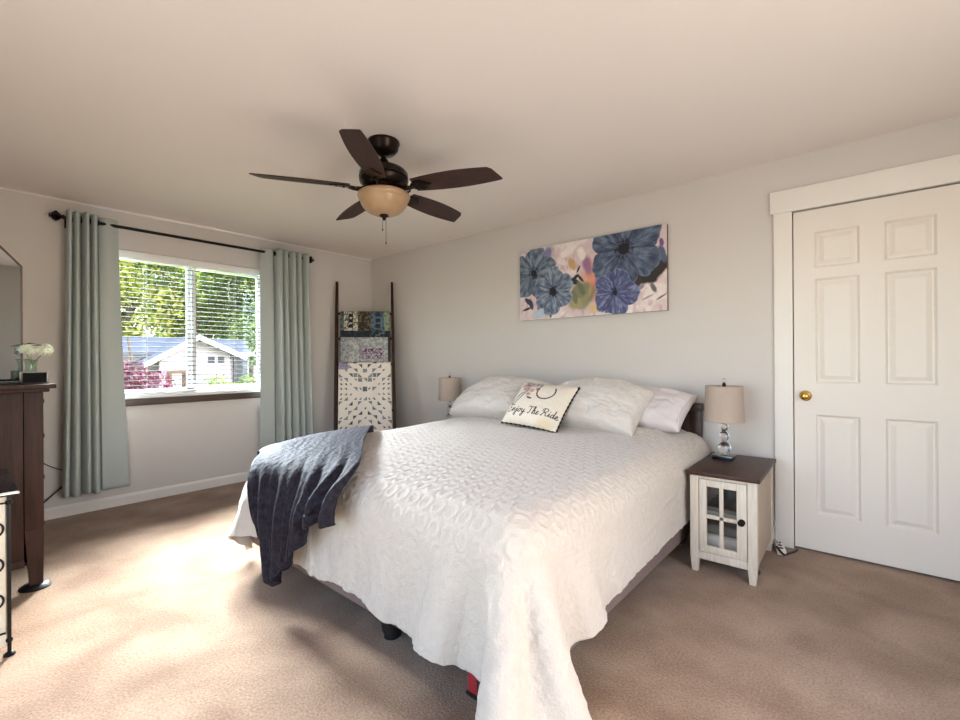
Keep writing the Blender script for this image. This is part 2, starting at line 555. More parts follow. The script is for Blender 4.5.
# ---- window: vinyl slider, two sashes
win = thing('window_1', '', '', (0.0, (WY0 + WY1) / 2, WZ0), kind='structure')
def rect_frame(bm, x0, x1, y0, y1, z0, z1, w, bev=0.004):
    box(bm, (x0, y0, z0), (x1, y1, z0 + w), bev)
    box(bm, (x0, y0, z1 - w), (x1, y1, z1), bev)
    box(bm, (x0, y0, z0 + w), (x1, y0 + w, z1 - w), bev)
    box(bm, (x0, y1 - w, z0 + w), (x1, y1, z1 - w), bev)
bm = bmesh.new()
rect_frame(bm, -0.13, -0.055, WY0, WY1, WZ0, WZ1, 0.036)
obj('window_frame', bm, M['vinyl'], win)
for k, (ya, yb, xo) in enumerate(((WY0 + 0.034, -1.868, -0.095), (-1.934, WY1 - 0.034, -0.122))):
    bm = bmesh.new()
    rect_frame(bm, xo, xo + 0.028, ya, yb, WZ0 + 0.034, WZ1 - 0.034, 0.034 if k == 0 else 0.040)
    s = obj('sash', bm, M['vinyl'], win)
    obj('pane', B((xo + 0.012, ya + 0.02, WZ0 + 0.05), (xo + 0.016, yb - 0.02, WZ1 - 0.05)), M['pane'], s, smooth=False)
bm = bmesh.new()
box(bm, (-0.055, WY0 + 0.001, WZ0), (0.0, WY1 - 0.001, WZ0 + 0.030), 0.003)
obj('window_sill', bm, M['vinyl'], win)
bm = bmesh.new()
box(bm, (-0.060, -1.892, 1.40), (-0.052, -1.872, 1.47), 0.003)
obj('latch', bm, M['plastic_white'], win)
struct('trim_3', B((0.0, WY0 - 0.06, WZ0 - 0.058), (0.026, WY1 + 0.06, WZ0 - 0.001), 0.004), M['brown_sill'], smooth=True)

# ---- horizontal blind, opened flat
bl = thing('window_blind', 'open horizontal slat blind hanging across the window behind white headrail', 'blind', (-0.026, -1.9, WZ1))
obj('headrail', B((-0.052, WY0 + 0.006, 1.995), (0.010, WY1 - 0.006, WZ1 - 0.004), 0.004), M['vinyl'], bl, label='white headrail valance')
bm = bmesh.new()
nsl = 27
for i in range(nsl):
    z = 1.965 - i * (1.965 - 0.915) / (nsl - 1)
    w = 0.0125
    ps = [(-0.028 - w, z + 0.0010), (-0.028, z + 0.0018), (-0.028 + w, z - 0.0018), (-0.028 + w, z - 0.0050), (-0.028, z - 0.0014), (-0.028 - w, z - 0.0018)]
    prism(bm, [(a, WY0 + 0.012, b) for a, b in ps], (0, (WY1 - WY0) - 0.024, 0))
obj('slats', bm, M['slat'], bl, smooth=False)
obj('bottom_rail', B((-0.046, WY0 + 0.012, 0.884), (-0.010, WY1 - 0.012, 0.900), 0.004), M['vinyl'], bl)
bm = bmesh.new()
for y in (-2.25, -1.90, -1.55):
    for x in (-0.046, -0.010):
        cyl(bm, (x, y, 0.90), (x, y, 1.998), 0.0012, seg=6)
obj('ladder_cords', bm, M['plastic_white'], bl)
bm = bmesh.new()
cyl(bm, (0.004, -1.905, 1.36), (0.004, -1.905, 1.998), 0.004, seg=8)
obj('tilt_wand', bm, M['plastic_white'], bl)

# ================================================================== CURTAINS
rod = thing('curtain_rod', 'dark curtain rod with faceted finials mounted above the window', 'curtain rod', (0.0, -1.84, 2.215))
RXC = 0.102
bm = bmesh.new()
cyl(bm, (RXC, -2.775, 2.213), (RXC, -0.895, 2.217), 0.0125, seg=16)
obj('rod', bm, M['blackmetal'], rod)
for s, y, z in ((-1, -2.775, 2.213), (1, -0.895, 2.217)):
    bm = bmesh.new()
    lathe(bm, [(0.017, 0), (0.017, 0.012), (0.011, 0.016), (0.022, 0.024), (0.043, 0.048), (0.024, 0.070), (0.014, 0.074), (0.015, 0.084), (0.0, 0.088)], (RXC, y, z), 6, (0, s, 0))
    obj('finial', bm, M['bronze'], rod, angle=20)
for y in (-2.745, -0.93):
    bm = bmesh.new()
    box(bm, (0.0, y - 0.02, 2.155), (0.008, y + 0.02, 2.245), 0.002)
    tube(bm, [(0.004, y, 2.195), (0.06, y, 2.195), (RXC, y, 2.200)], 0.008)
    torus(bm, (RXC, y, 2.214), 0.016, 0.004, (0, 1, 0))
    obj('bracket', bm, M['blackmetal'], rod)

def curtain(name, label, yt, yb, z0, z1, pleats, flat, seed, flip):
    """grommet-top panel: deep pleats over the rod, then a flat width at the window's side."""
    root = thing(name, label, 'curtain', (RXC, (yt[0] + yt[1]) / 2, z0), 'curtains at the window')
    nu, nv = 260, 60
    u = np.linspace(0, 1, nu)[None, :]
    v = np.linspace(0, 1, nv)[:, None]       # 0 top
    pe = 1 - flat
    t = np.clip(u / pe, 0, 1)
    ph = t * pleats * 2 * np.pi + 0.35 * np.sin(5 * t + seed) + 0.25 * v * np.sin(7 * t + seed)
    amp = 0.076 * (1 - 0.2 * v) * (1 + 0.2 * np.sin(3.1 * t * pleats + seed))
    x = RXC + amp * np.sin(ph)
    # broad fronts, narrow deep backs
    y01 = u - (u < pe) * 0.90 * np.cos(ph) * sstep(0, 0.04, t) * sstep(1.0, 0.96, t) * pe / (pleats * 2 * np.pi)
    fl = np.clip((u - pe) / flat, 0, 1)
    x = np.where(u > pe, RXC + amp * np.sin(pleats * 2 * np.pi + 0.35 * np.sin(5 + seed) + 0.25 * v * np.sin(7 + seed)) * (1 - fl) ** 2 + 0.018 * np.sin(fl * np.pi) - 0.012 * fl + 0.006 * np.sin(fl * 5 + v * 3), x)
    # the flat width is only a little wider than a pleat near the top and opens further down
    y01 = y01 + 0.02 * v * np.sin(2.2 * np.pi * u + seed)
    ya = yt[0] + (yb[0] - yt[0]) * v ** 1.3
    ybb = yt[1] + (yb[1] - yt[1]) * v ** 1.3
    y = ya + (ybb - ya) * y01
    z = z1 + (z0 - z1) * v + 0.008 * np.sin(ph * 0.5 + seed) * v
    P = np.stack([x + 0 * y, y, z + 0 * y], -1)
    if flip:
        P = P[:, ::-1]
    o = obj('curtain_panel', grid_mesh('curtain_panel', P), M['curtain'], root, angle=180)
    s = o.modifiers.new('solidify', 'SOLIDIFY')
    s.thickness = 0.003
    # a stitched hem band at the bottom and grommets where the cloth crosses the rod
    for k in range(pleats * 2):
        tk = (k + 0.5) / (pleats * 2) * pe
        yy = yt[0] + (yt[1] - yt[0]) * tk
        bm = bmesh.new()
        torus(bm, (RXC, yy, 2.2145), 0.021, 0.0045, (0.35 * (-1) ** k, 1, 0), 20, 8)
        obj('grommet', bm, M['blackmetal'], root)
    return root
curtain('curtain', 'sage green grommet curtain near the tall dark chest, with black cord behind it', (-2.765, -2.462), (-2.80, -2.405), 0.165, 2.262, 4, 0.38, 0.4, False)
curtain('curtain', 'sage green grommet curtain beside the quilt ladder, its hem behind the bed', (-0.90, -1.362), (-0.84, -1.365), 0.200, 2.258, 5, 0.25, 1.7, True)

# ================================================================== BEDSPREAD CLOTH: settled over the mattress by a small position-based solver
def settle_bedspread(NX=76, NY=68, steps=240, iters=8):
    lo = np.array((1.875, -2.20, 0.0)); hi = np.array((3.758, -0.10, 0.61))
    c, h, r, th = (lo + hi) / 2, (hi - lo) / 2, 0.10, 0.032
    u = np.linspace(0, 1, NX)[None, :]
    v = np.linspace(0, 1, NY)[:, None]
    exr = 0.365 + 0.02 * (1 - v) + 0.15 * np.clip((0.24 - v) / 0.24, 0, 1)
    exf = 0.41 - 0.05 * np.clip((u - 0.84) / 0.16, 0, 1) - 0.11 * np.clip((0.35 - u) / 0.35, 0, 1) + 0.012 * np.sin(u * 23)
    X = (lo[0] - 0.27) + (hi[0] + exr - lo[0] + 0.27) * u
    Y = (lo[1] - exf) + (-0.12 - lo[1] + exf) * v
    rest = np.stack([X + 0 * v, Y + 0 * u, 0 * X + 0 * v], -1)
    P = rest.copy()
    P[..., 2] = hi[2] + 0.06 + 0.01 * np.sin(5 * X + 1) * np.cos(6 * Y) + 0.004 * (vnoise(X * 31, Y * 31, 8) - 0.5)
    w = np.ones((NY, NX, 1))
    w[(Y > -0.5) & (X > lo[0] + 0.2) & (X < hi[0] - 0.2)] = 0
    jj, ii = np.meshgrid(np.arange(NY), np.arange(NX), indexing='ij')
    cons = []
    for dj, di, k in ((0, 1, 1.0), (1, 0, 1.0), (1, 1, 0.35), (1, -1, 0.35), (0, 2, 0.35), (2, 0, 0.35), (0, 4, 0.15), (4, 0, 0.15)):
        ok = (jj + dj < NY) & (ii + di >= 0) & (ii + di < NX)
        par = (jj // dj) % 2 if dj else (ii // di) % 2
        for half in (0, 1):
            m = ok & (par == half)
            a = jj[m] * NX + ii[m]
            b = (jj[m] + dj) * NX + ii[m] + di
            L0 = np.linalg.norm(rest.reshape(-1, 3)[a] - rest.reshape(-1, 3)[b], axis=1)[:, None]
            wa, wb = w.reshape(-1, 1)[a], w.reshape(-1, 1)[b]
            s = np.maximum(wa + wb, 1e-9)
            cons.append((a, b, L0, k * wa / s, k * wb / s))
    Pf = P.reshape(-1, 3)
    wf = w.reshape(-1, 1)
    Vel = np.zeros_like(Pf)
    dt = 1 / 60
    dist_r = 0.034
    Jn, In = np.divmod(np.arange(NX * NY), NX)
    for st in range(steps):
        prev = Pf.copy()
        Vel[:, 2] -= 9.8 * dt
        Vel *= 0.985
        Pf = Pf + Vel * dt * (wf > 0)
        for it in range(iters):
            for a, b, L0, ka, kb in cons:
                d = Pf[b] - Pf[a]
                L = np.sqrt((d * d).sum(1))[:, None]
                g = (1 - L0 / np.maximum(L, 1e-9)) * d
                Pf[a] += g * ka
                Pf[b] -= g * kb
            # rounded mattress block
            d = Pf - c
            q = np.abs(d) - (h - r)
            qm = np.maximum(q, 0)
            L = np.sqrt((qm * qm).sum(1))
            sd = L + np.minimum(q.max(1), 0) - r - th
            n_ = np.where((L > 1e-9)[:, None], qm / np.maximum(L, 1e-9)[:, None], np.eye(3)[q.argmax(1)]) * np.sign(d)
            hit = (sd < 0)[:, None]
            Pf = np.where(hit, Pf - n_ * sd[:, None], Pf)
            mv = Pf - prev
            mt = mv - (mv * n_).sum(1)[:, None] * n_
            Pf = np.where(hit, Pf - 0.3 * mt, Pf)
            low = Pf[:, 2] < 0.03
            Pf[:, :2] -= np.where(low[:, None], 0.6 * (Pf - prev)[:, :2], 0)
            Pf[:, 2] = np.maximum(Pf[:, 2], 0.03)
            Pf[:, 1] = np.minimum(Pf[:, 1], -0.118)
        if st > 20:
            # folds keep clear of each other (only the hanging corner can meet itself)
            sel = np.nonzero((Pf[:, 1] < -1.9) & (Pf[:, 2] < 0.6))[0]
            if len(sel):
                A = Pf[sel]
                D2 = ((A[:, None, :] - A[None, :, :]) ** 2).sum(2)
                near = (D2 < dist_r ** 2) & ((np.abs(Jn[sel][:, None] - Jn[sel][None, :]) + np.abs(In[sel][:, None] - In[sel][None, :])) > 3)
                ia, ib = np.nonzero(near)
                if len(ia):
                    d = A[ia] - A[ib]
                    L = np.sqrt((d * d).sum(1)) + 1e-9
                    cor = np.zeros_like(A)
                    cnt = np.zeros(len(A))
                    np.add.at(cor, ia, d / L[:, None] * ((dist_r - L) * 0.5)[:, None])
                    np.add.at(cnt, ia, 1)
                    Pf[sel] += cor / np.maximum(cnt, 1)[:, None]
        Vel = (Pf - prev) / dt
        sp = np.sqrt((Vel * Vel).sum(1))[:, None]
        Vel *= np.minimum(1, 2.5 / np.maximum(sp, 1e-9))
    return Pf.reshape(NY, NX, 3), rest[..., 0], rest[..., 1]

# ================================================================== BED
MX0, MX1, MY0, MY1 = 1.905, 3.742, -2.18, -0.10
bed = thing('bed', 'king bed with dark wood headboard, its mattress covered by ivory spread', 'bed', ((MX0 + MX1) / 2, (MY0 + MY1) / 2, 0))
obj('mattress', B((MX0, MY0, 0.355), (MX1, MY1, 0.600), 0.08, 5), M['mattress'], bed)
obj('box_spring', B((MX0 - 0.015, MY0 - 0.028, 0.112), (MX1 + 0.024, MY1, 0.353), 0.012, 3), M['boxspring'], bed)
bm = bmesh.new()
for x in (MX0 + 0.03, (MX0 + MX1) / 2 - 0.02, MX1 - 0.07):
    box(bm, (x, MY0 + 0.04, 0.088), (x + 0.04, MY1 - 0.02, 0.117), 0.002)
for y in (MY0 + 0.04, -1.15, MY1 - 0.06):
    box(bm, (MX0 + 0.03, y, 0.087), (MX1 - 0.03, y + 0.04, 0.116), 0.002)
obj('bed_frame', bm, M['blackmetal'], bed, label='black metal bed frame')
for x in (2.10, 3.055, 3.66):
    for y in (-2.13, -0.35):
        bm = bmesh.new()
        cyl(bm, (x, y, 0.0), (x, y, 0.03), 0.034, 0.034, 18)
        cyl(bm, (x, y, 0.03), (x, y, 0.090), 0.042, 0.048, 18)
        obj('leg', bm, M['blackpaint'], bed, label='stubby black bed leg')
bm = bmesh.new()
box(bm, (MX0 - 0.015, -0.088, 0.0), (MX0 + 0.055, -0.030, 0.845), 0.004)
box(bm, (3.655, -0.088, 0.0), (3.722, -0.030, 0.845), 0.004)
box(bm, (MX0 + 0.05, -0.080, 0.30), (3.66, -0.040, 0.80), 0.003)
box(bm, (MX0 - 0.03, -0.094, 0.800), (3.730, -0.026, 0.850), 0.006)
obj('headboard', bm, M['headwood'], bed, label='dark wood headboard')

# ---- bedspread: draped cloth, refined and tufted with rows of chenille rings
Q, RXg, RYg = settle_bedspread()
full = np.concatenate([Q, RXg[..., None], RYg[..., None]], -1)

def up_axis(A, k, axis):
    """Catmull-Rom refinement along an axis"""
    A = np.moveaxis(A, axis, 0)
    n = len(A)
    t = np.linspace(0, n - 1, (n - 1) * k + 1)
    i = np.minimum(t.astype(int), n - 2)
    f = (t - i).reshape((-1,) + (1,) * (A.ndim - 1))
    g = lambda j: A[np.clip(j, 0, n - 1)]
    a, b, c, dd = g(i - 1), g(i), g(i + 1), g(i + 2)
    R = 0.5 * (2 * b + (c - a) * f + (2 * a - 5 * b + 4 * c - dd) * f ** 2 + (3 * b - a - 3 * c + dd) * f ** 3)
    return np.moveaxis(R, 0, axis)

def grid_normals(P):
    du = np.gradient(P, axis=1)
    dv = np.gradient(P, axis=0)
    n = np.cross(du, dv)
    return n / np.maximum(np.linalg.norm(n, axis=-1, keepdims=True), 1e-9)

Fu = up_axis(up_axis(full, 6, 0), 6, 1)
P, U, V = Fu[..., :3], Fu[..., 3], Fu[..., 4]
# the quilt lies a little higher towards the pillows
P[..., 2] += 0.022 * sstep(-1.3, -0.3, V) * sstep(0.45, 0.62, P[..., 2])
N = grid_normals(P)
cell = 0.066
row = np.floor(V / cell)
fx = (U / cell + 0.5 * (row % 2)) % 1 - 0.5
fy = (V / cell) % 1 - 0.5
rr = np.sqrt(fx ** 2 + fy ** 2)
ring = np.exp(-((rr - 0.37) / 0.085) ** 2)
fluff = fbm(U * 60, V * 60, 3, 3) - 0.5
puff = fbm(U * 5.5, V * 5.5, 11, 3) - 0.5
vert = (vnoise(U * 42 + V * 3, V * 5, 5) - 0.5) * sstep(0.56, 0.40, P[..., 2])
topw = sstep(0.45, 0.6, P[..., 2])
disp = 0.0055 * ring * (0.35 + 0.65 * topw) + 0.004 * fluff + 0.010 * puff + 0.005 * vert
edge = np.minimum(np.minimum(np.arange(P.shape[1])[None, :], np.arange(P.shape[1])[::-1][None, :]) + 0 * V, np.arange(P.shape[0])[:, None] + 0 * V)
wav = np.exp(-edge / 2.5)
P = P + N * (0.008 + disp)[..., None]
P[..., 2] += wav * 0.018 * (fbm(U * 26, V * 26, 9, 2) - 0.5)
P[..., 2] = np.maximum(P[..., 2], 0.012)
P[..., 1] = np.minimum(P[..., 1], -0.104)
spread = obj('bedspread', grid_mesh('bedspread', P), M['bedspread'], angle=180)
so = spread.modifiers.new('solidify', 'SOLIDIFY')
so.thickness = 0.016
so.offset = -1
tag(spread, 'ivory chenille bedspread with rows of tufted rings draped over the bed', 'bedspread')
step = 3
Ps = P[::step, ::step]
idx = np.arange(Ps.shape[0] * Ps.shape[1]).reshape(Ps.shape[:2])
fs = np.stack([idx[:-1, :-1], idx[:-1, 1:], idx[1:, 1:], idx[1:, :-1]], -1).reshape(-1, 4)
QB = BVHTree.FromPolygons([Vector(p) for p in Ps.reshape(-1, 3)], fs.tolist())
def bed_z(x, y, default=0.66):
    h = QB.ray_cast(Vector((x, y, 1.6)), Vector((0, 0, -1)))
    return h[0].z if h[0] is not None else default

# ---- crushed velvet throw over the near-window corner at the foot
def throw():
    # columns across the throw; each: path from the hidden left drop, over the bed, down the foot
    cols = [
        [(1.755, -2.120, 0.348), (1.835, -2.130, 0.470), (1.905, -2.150, 0.575), (2.040, -2.220, 0.625), (2.170, -2.320, 0.570), (2.260, -2.345, 0.440), (2.330, -2.345, 0.350), (2.400, -2.345, 0.270)],
        [(1.755, -1.980, 0.348), (1.820, -1.980, 0.510), (1.910, -2.000, 0.630), (2.100, -2.130, 0.675), (2.330, -2.300, 0.620), (2.420, -2.345, 0.440), (2.455, -2.350, 0.260), (2.475, -2.350, 0.110)],
        [(1.755, -1.800, 0.348), (1.795, -1.800, 0.528), (1.895, -1.820, 0.660), (2.180, -2.000, 0.684), (2.500, -2.260, 0.645), (2.600, -2.345, 0.480), (2.585, -2.350, 0.330), (2.560, -2.350, 0.200)],
        [(1.755, -1.620, 0.348), (1.795, -1.620, 0.528), (1.895, -1.640, 0.664), (2.260, -1.920, 0.690), (2.640, -2.220, 0.660), (2.735, -2.340, 0.520), (2.720, -2.350, 0.420), (2.700, -2.350, 0.330)],
        [(1.755, -1.450, 0.348), (1.795, -1.450, 0.528), (1.895, -1.470, 0.668), (2.330, -1.860, 0.692), (2.760, -2.180, 0.672), (2.855, -2.330, 0.580), (2.840, -2.350, 0.515), (2.830, -2.350, 0.475)],
        [(1.755, -1.280, 0.348), (1.795, -1.280, 0.528), (1.895, -1.370, 0.672), (2.400, -1.800, 0.694), (2.860, -2.150, 0.680), (2.965, -2.320, 0.610), (2.965, -2.350, 0.540), (2.960, -2.350, 0.495)],
    ]
    A = np.array(cols)            # (6, 8, 3)
    A = up_axis(up_axis(A, 30, 0), 20, 1)
    nu, nv = A.shape[:2]
    u = np.linspace(0, 1, nu)[:, None]
    v = np.linspace(0, 1, nv)[None, :]
    hang = sstep(0.50, 0.78, v)
    fold = np.sin(u * 2 * np.pi * 5.5 + 1.2 * v + 0.8 * np.sin(6 * u)) + 0.45 * np.sin(u * 2 * np.pi * 11 + 3 * v + 1)
    N = grid_normals(A)
    mid = N[nu // 2, int(nv * 0.45)]
    if mid[2] < 0:
        N = -N
    small = fbm(u * 22 + 0 * v, v * 22 + 0 * u, 21, 3) - 0.5
    A = A + N * (0.012 + (0.024 * hang * fold) + 0.007 * small)[..., None]
    # keep it on the outside of the bedspread
    out = A.reshape(-1, 3).copy()
    for k, p in enumerate(out):
        loc, nor, ix, dist = QB.find_nearest(Vector(p))
        if nor.z < -0.2:
            nor = -nor
        cdir = Vector(((2.8 - loc.x) * 0.2, (-1.2 - loc.y), 0.35 - loc.z))
        if nor.dot(cdir) > 0:
            nor = -nor
        s = (Vector(p) - loc).dot(nor)
        if s < 0.012 and dist < 0.16:
            out[k] = np.array(loc + nor * 0.012) if s < -0.02 else np.array(Vector(p) + nor * (0.012 - s))
    A = out.reshape(A.shape)
    # smooth the pushed-out places
    for _ in range(3):
        A[1:-1, 1:-1] = A[1:-1, 1:-1] * 0.5 + 0.125 * (A[2:, 1:-1] + A[:-2, 1:-1] + A[1:-1, 2:] + A[1:-1, :-2])
    A[..., 2] += 0.004
    o = obj('throw_blanket', grid_mesh('throw_blanket', A), M['velvet'], angle=180)
    s = o.modifiers.new('solidify', 'SOLIDIFY')
    s.thickness = 0.007
    s.offset = 1
    tag(o, 'slate blue crushed velvet throw draped over the foot corner of the bed', 'throw blanket')
throw()

# ================================================================== PILLOWS
def pillow_surface(w, h, t, seed, puff=0.42, pinch=0.06, wr=0.006, n=90, droop=(0, 0)):
    """front and back sheets (n, n, 3) in the pillow's own frame: x across, y up, z out."""
    s = np.linspace(-1, 1, n)
    X, Y = np.meshgrid(s, s)
    ex = np.clip(1 - np.abs(X) ** 3.0, 0, 1) * np.clip(1 - np.abs(Y) ** 3.0, 0, 1)
    T = ex ** puff
    cx = 1 - pinch * (1 - Y ** 2) * np.abs(X) ** 2
    cy = 1 - pinch * (1 - X ** 2) * np.abs(Y) ** 2
    px, py = X * w / 2 * cx, Y * h / 2 * cy
    side = np.where(X < 0, droop[0], droop[1])
    py = py - side * h * np.abs(X) ** 2.2 * (0.5 + 0.5 * Y)
    wrn = (fbm(X * 3.2 + seed, Y * 3.2, seed, 3) - 0.5)
    rad = np.sin(np.arctan2(Y, X) * 9 + seed + 2 * wrn) * np.sqrt(X ** 2 + Y ** 2) ** 3
    z = T * t / 2 + (wrn * wr * 6 + rad * wr * 0.8) * ex ** 0.3
    return np.stack([px, py, z], -1), np.stack([px, py, -T * t / 2], -1), X, Y

def place(P, base, right, upv):
    right = np.array(Vector(right).normalized())
    upv = np.array(Vector(upv).normalized())
    out = np.cross(right, upv)
    return np.array(base) + P[..., :1] * right + P[..., 1:2] * upv + P[..., 2:3] * out

def pillow(name, label, group, w, h, t, base_mid, lean, yaw, m, seed, roll=0.0, colors=None, fine=0.0, n=90, puff=0.42, pinch=0.06, wr=0.006, cat='pillow', droop=(0, 0)):
    """base_mid = where the middle of its lower edge rests; lean = degrees from upright, backwards."""
    a, b = math.radians(lean), math.radians(yaw)
    right = Vector((math.cos(b), math.sin(b), 0))
    back = Vector((-math.sin(b), math.cos(b), 0))
    upv = back * math.sin(a) + Vector((0, 0, math.cos(a)))
    rl = Matrix.Rotation(math.radians(roll), 3, right.cross(upv))
    right, upv = rl @ right, rl @ upv
    c = Vector(base_mid) + upv * h / 2
    F, Bk, X, Y = pillow_surface(w, h, t, seed, puff, pinch, wr, n, droop)
    if fine:
        k = fine
        F[..., 2] += 0.0035 * np.exp(-((np.sqrt(((X * w / k) % 1 - 0.5) ** 2 + ((Y * h / k) % 1 - 0.5) ** 2) - 0.33) / 0.12) ** 2) * (1 - np.abs(X) ** 6) * (1 - np.abs(Y) ** 6)
    me1 = grid_mesh(name, place(F, c, right, upv), colors)
    me2 = grid_mesh(name + '_b', place(Bk, c, right, upv)[:, ::-1], None if colors is None else colors[:, ::-1] * 0 + C3(214, 204, 190))
    bm = bmesh.new()
    bm.from_mesh(me1)
    bm.from_mesh(me2)
    bmesh.ops.remove_doubles(bm, verts=bm.verts[:], dist=0.0004)
    bpy.data.meshes.remove(me1)
    bpy.data.meshes.remove(me2)
    o = obj(name, bm, m, angle=180)
    tag(o, label, cat, group)
    fr = lambda x, y, z=0.0: Vector(place(np.array([[[x, y, z]]]), c, right, upv)[0, 0])
    return o, fr

zb = bed_z
pillow('pillow', 'ivory textured pillow behind the lettered cushion, at the window end', 'bed pillows', 0.84, 0.45, 0.25, (2.285, -0.55, zb(2.285, -0.55) + 0.012), 50, 3, M['sham'], 2, roll=0, fine=0.055, n=120, droop=(0.62, 0.12), wr=0.010)
pillow('pillow', 'plump ivory textured pillow propped in the middle right of the headboard', 'bed pillows', 0.76, 0.45, 0.25, (3.09, -0.57, zb(3.09, -0.57) + 0.012), 49, -3, M['sham'], 5, roll=-3, fine=0.055, n=120, droop=(0.55, 0.16), wr=0.010)
po, fr = pillow('pillow', 'smooth white pillow lying at the headboard end beside the bedside lamp', 'bed pillows', 0.62, 0.36, 0.16, (3.385, -0.40, zb(3.385, -0.40) + 0.006), 52, -3, M['pillowcase'], 9, roll=-4, droop=(0, 0.08), wr=0.005)
bm = bmesh.new()
hp_ = []
for k in range(49):
    t = k / 48 * 2 - 1
    hp_.append(fr(0.300 * (1 - 0.06 * (1 - t * t)), t * 0.172 - 0.08 * 0.36 * 0.92 * (0.5 + 0.5 * t), 0.040 * (1 - t ** 4)))
tube(bm, hp_, 0.004)
obj('piping', bm, M['pillowcase'], po)

# ---- lettered cushion
def seg_dist(X, Y, pts):
    d = np.full(X.shape, 9.0)
    for (ax, ay), (bx, by) in zip(pts[:-1], pts[1:]):
        vx, vy = bx - ax, by - ay
        L = vx * vx + vy * vy + 1e-12
        t = np.clip(((X - ax) * vx + (Y - ay) * vy) / L, 0, 1)
        d = np.minimum(d, np.hypot(X - ax - t * vx, Y - ay - t * vy))
    return d

def spline2(pts, n=7):
    return [(p.x, p.y) for p in smooth_path([(a, b, 0) for a, b in pts], n)]

# script letters on a unit em: x-height 0.5, ascender 1, descender -0.5; each (advance, strokes)
GL = {
    'E': (0.84, [[(0.74, 0.92), (0.48, 1.04), (0.20, 0.88), (0.24, 0.66), (0.52, 0.54)], [(0.52, 0.54), (0.16, 0.44), (0.04, 0.18), (0.26, -0.04), (0.60, 0.02), (0.82, 0.22)]]),
    'n': (0.56, [[(0.0, 0.1), (0.10, 0.46), (0.12, 0.0), (0.16, 0.30), (0.32, 0.50), (0.38, 0.34), (0.38, 0.08), (0.56, 0.10)]]),
    'j': (0.40, [[(0.0, 0.10), (0.20, 0.46), (0.20, -0.10), (0.10, -0.46), (-0.06, -0.36), (0.12, -0.10), (0.40, 0.12)], [(0.21, 0.66), (0.23, 0.70)]]),
    'o': (0.50, [[(0.0, 0.12), (0.12, 0.40), (0.26, 0.48), (0.10, 0.36), (0.08, 0.10), (0.24, 0.0), (0.38, 0.20), (0.32, 0.42), (0.24, 0.46), (0.36, 0.38), (0.50, 0.40)]]),
    'y': (0.56, [[(0.0, 0.36), (0.08, 0.46), (0.12, 0.12), (0.26, 0.04), (0.38, 0.30), (0.40, 0.46), (0.38, -0.10), (0.26, -0.48), (0.10, -0.38), (0.30, -0.08), (0.56, 0.12)]]),
    'T': (0.72, [[(0.02, 0.84), (0.16, 0.98), (0.44, 0.88), (0.76, 0.98)], [(0.42, 0.90), (0.38, 0.40), (0.24, 0.02), (0.08, 0.08)]]),
    'h': (0.52, [[(0.0, 0.10), (0.20, 0.60), (0.22, 0.96), (0.12, 0.94), (0.10, 0.0), (0.14, 0.30), (0.30, 0.48), (0.36, 0.32), (0.34, 0.04), (0.52, 0.10)]]),
    'e': (0.42, [[(0.0, 0.12), (0.20, 0.24), (0.28, 0.40), (0.18, 0.48), (0.08, 0.30), (0.12, 0.04), (0.28, 0.02), (0.42, 0.14)]]),
    'R': (0.92, [[(0.26, 0.90), (0.24, 0.40), (0.10, 0.02), (0.0, 0.10)], [(0.02, 0.66), (0.10, 0.92), (0.44, 1.04), (0.72, 0.86), (0.60, 0.60), (0.30, 0.50), (0.54, 0.40), (0.66, 0.08), (0.92, 0.10)]]),
    'i': (0.34, [[(0.0, 0.10), (0.14, 0.46), (0.14, 0.08), (0.34, 0.10)], [(0.15, 0.66), (0.17, 0.70)]]),
    'd': (0.54, [[(0.36, 0.40), (0.20, 0.48), (0.06, 0.26), (0.14, 0.02), (0.32, 0.14), (0.42, 0.60), (0.44, 0.98), (0.40, 0.40), (0.40, 0.06), (0.54, 0.10)]]),
    ' ': (0.34, []),
}
def script_text(s, x0, y0, size, aspect=1.0):
    out, x = [], x0
    for ch in s:
        adv, st = GL[ch]
        for p in st:
            out.append(spline2([(x + (a + 0.12 * b) * size * aspect, y0 + b * size) for a, b in p], 5))
        x += adv * size * aspect
    return out

n = 230
s = np.linspace(0, 1, n)
PU, PV = np.meshgrid(s, s)
colc = np.ones((n, n, 3)) * C3(228, 216, 200)
colc *= (0.95 + 0.08 * fbm(PU * 40, PV * 40, 3, 2))[..., None]
ink = C3(38, 32, 36)
# yellow-tan wash at the lower right
colc = mixc(colc, C3(214, 186, 130), 0.5 * sstep(0.22, 0.05, np.hypot(PU - 0.80, (PV - 0.06) * 1.4)))
# posies in the basket
for (a, b, r, cc) in ((0.14, 0.84, 0.07, (150, 110, 108)), (0.24, 0.87, 0.08, (112, 84, 88)), (0.35, 0.86, 0.08, (128, 120, 112)), (0.44, 0.88, 0.06, (96, 92, 92)), (0.22, 0.76, 0.08, (166, 104, 104)), (0.32, 0.72, 0.07, (186, 140, 136)), (0.43, 0.76, 0.05, (150, 96, 98)), (0.30, 0.62, 0.05, (176, 126, 122)), (0.15, 0.94, 0.06, (140, 140, 128))):
    dd = np.hypot(PU - a, PV - b) / r * (1 + 0.5 * (fbm(PU * 14, PV * 14, int(a * 100), 3) - 0.5))
    colc = mixc(colc, C3(*cc), 0.85 * sstep(1.0, 0.6, dd) * (0.55 + 0.45 * sstep(0.35, 0.6, fbm(PU * 26, PV * 26, int(b * 90), 2))))
strokes = []
strokes += [(p, 0.0075) for p in script_text('Enjoy The Ride'.replace('The', 'The'), 0.06, 0.205, 0.150, 0.82)]
ang = np.linspace(-3.15, 0.6, 30)
strokes.append(([(0.60 + 0.155 * math.cos(t), 0.72 + 0.17 * math.sin(t)) for t in ang], 0.013))
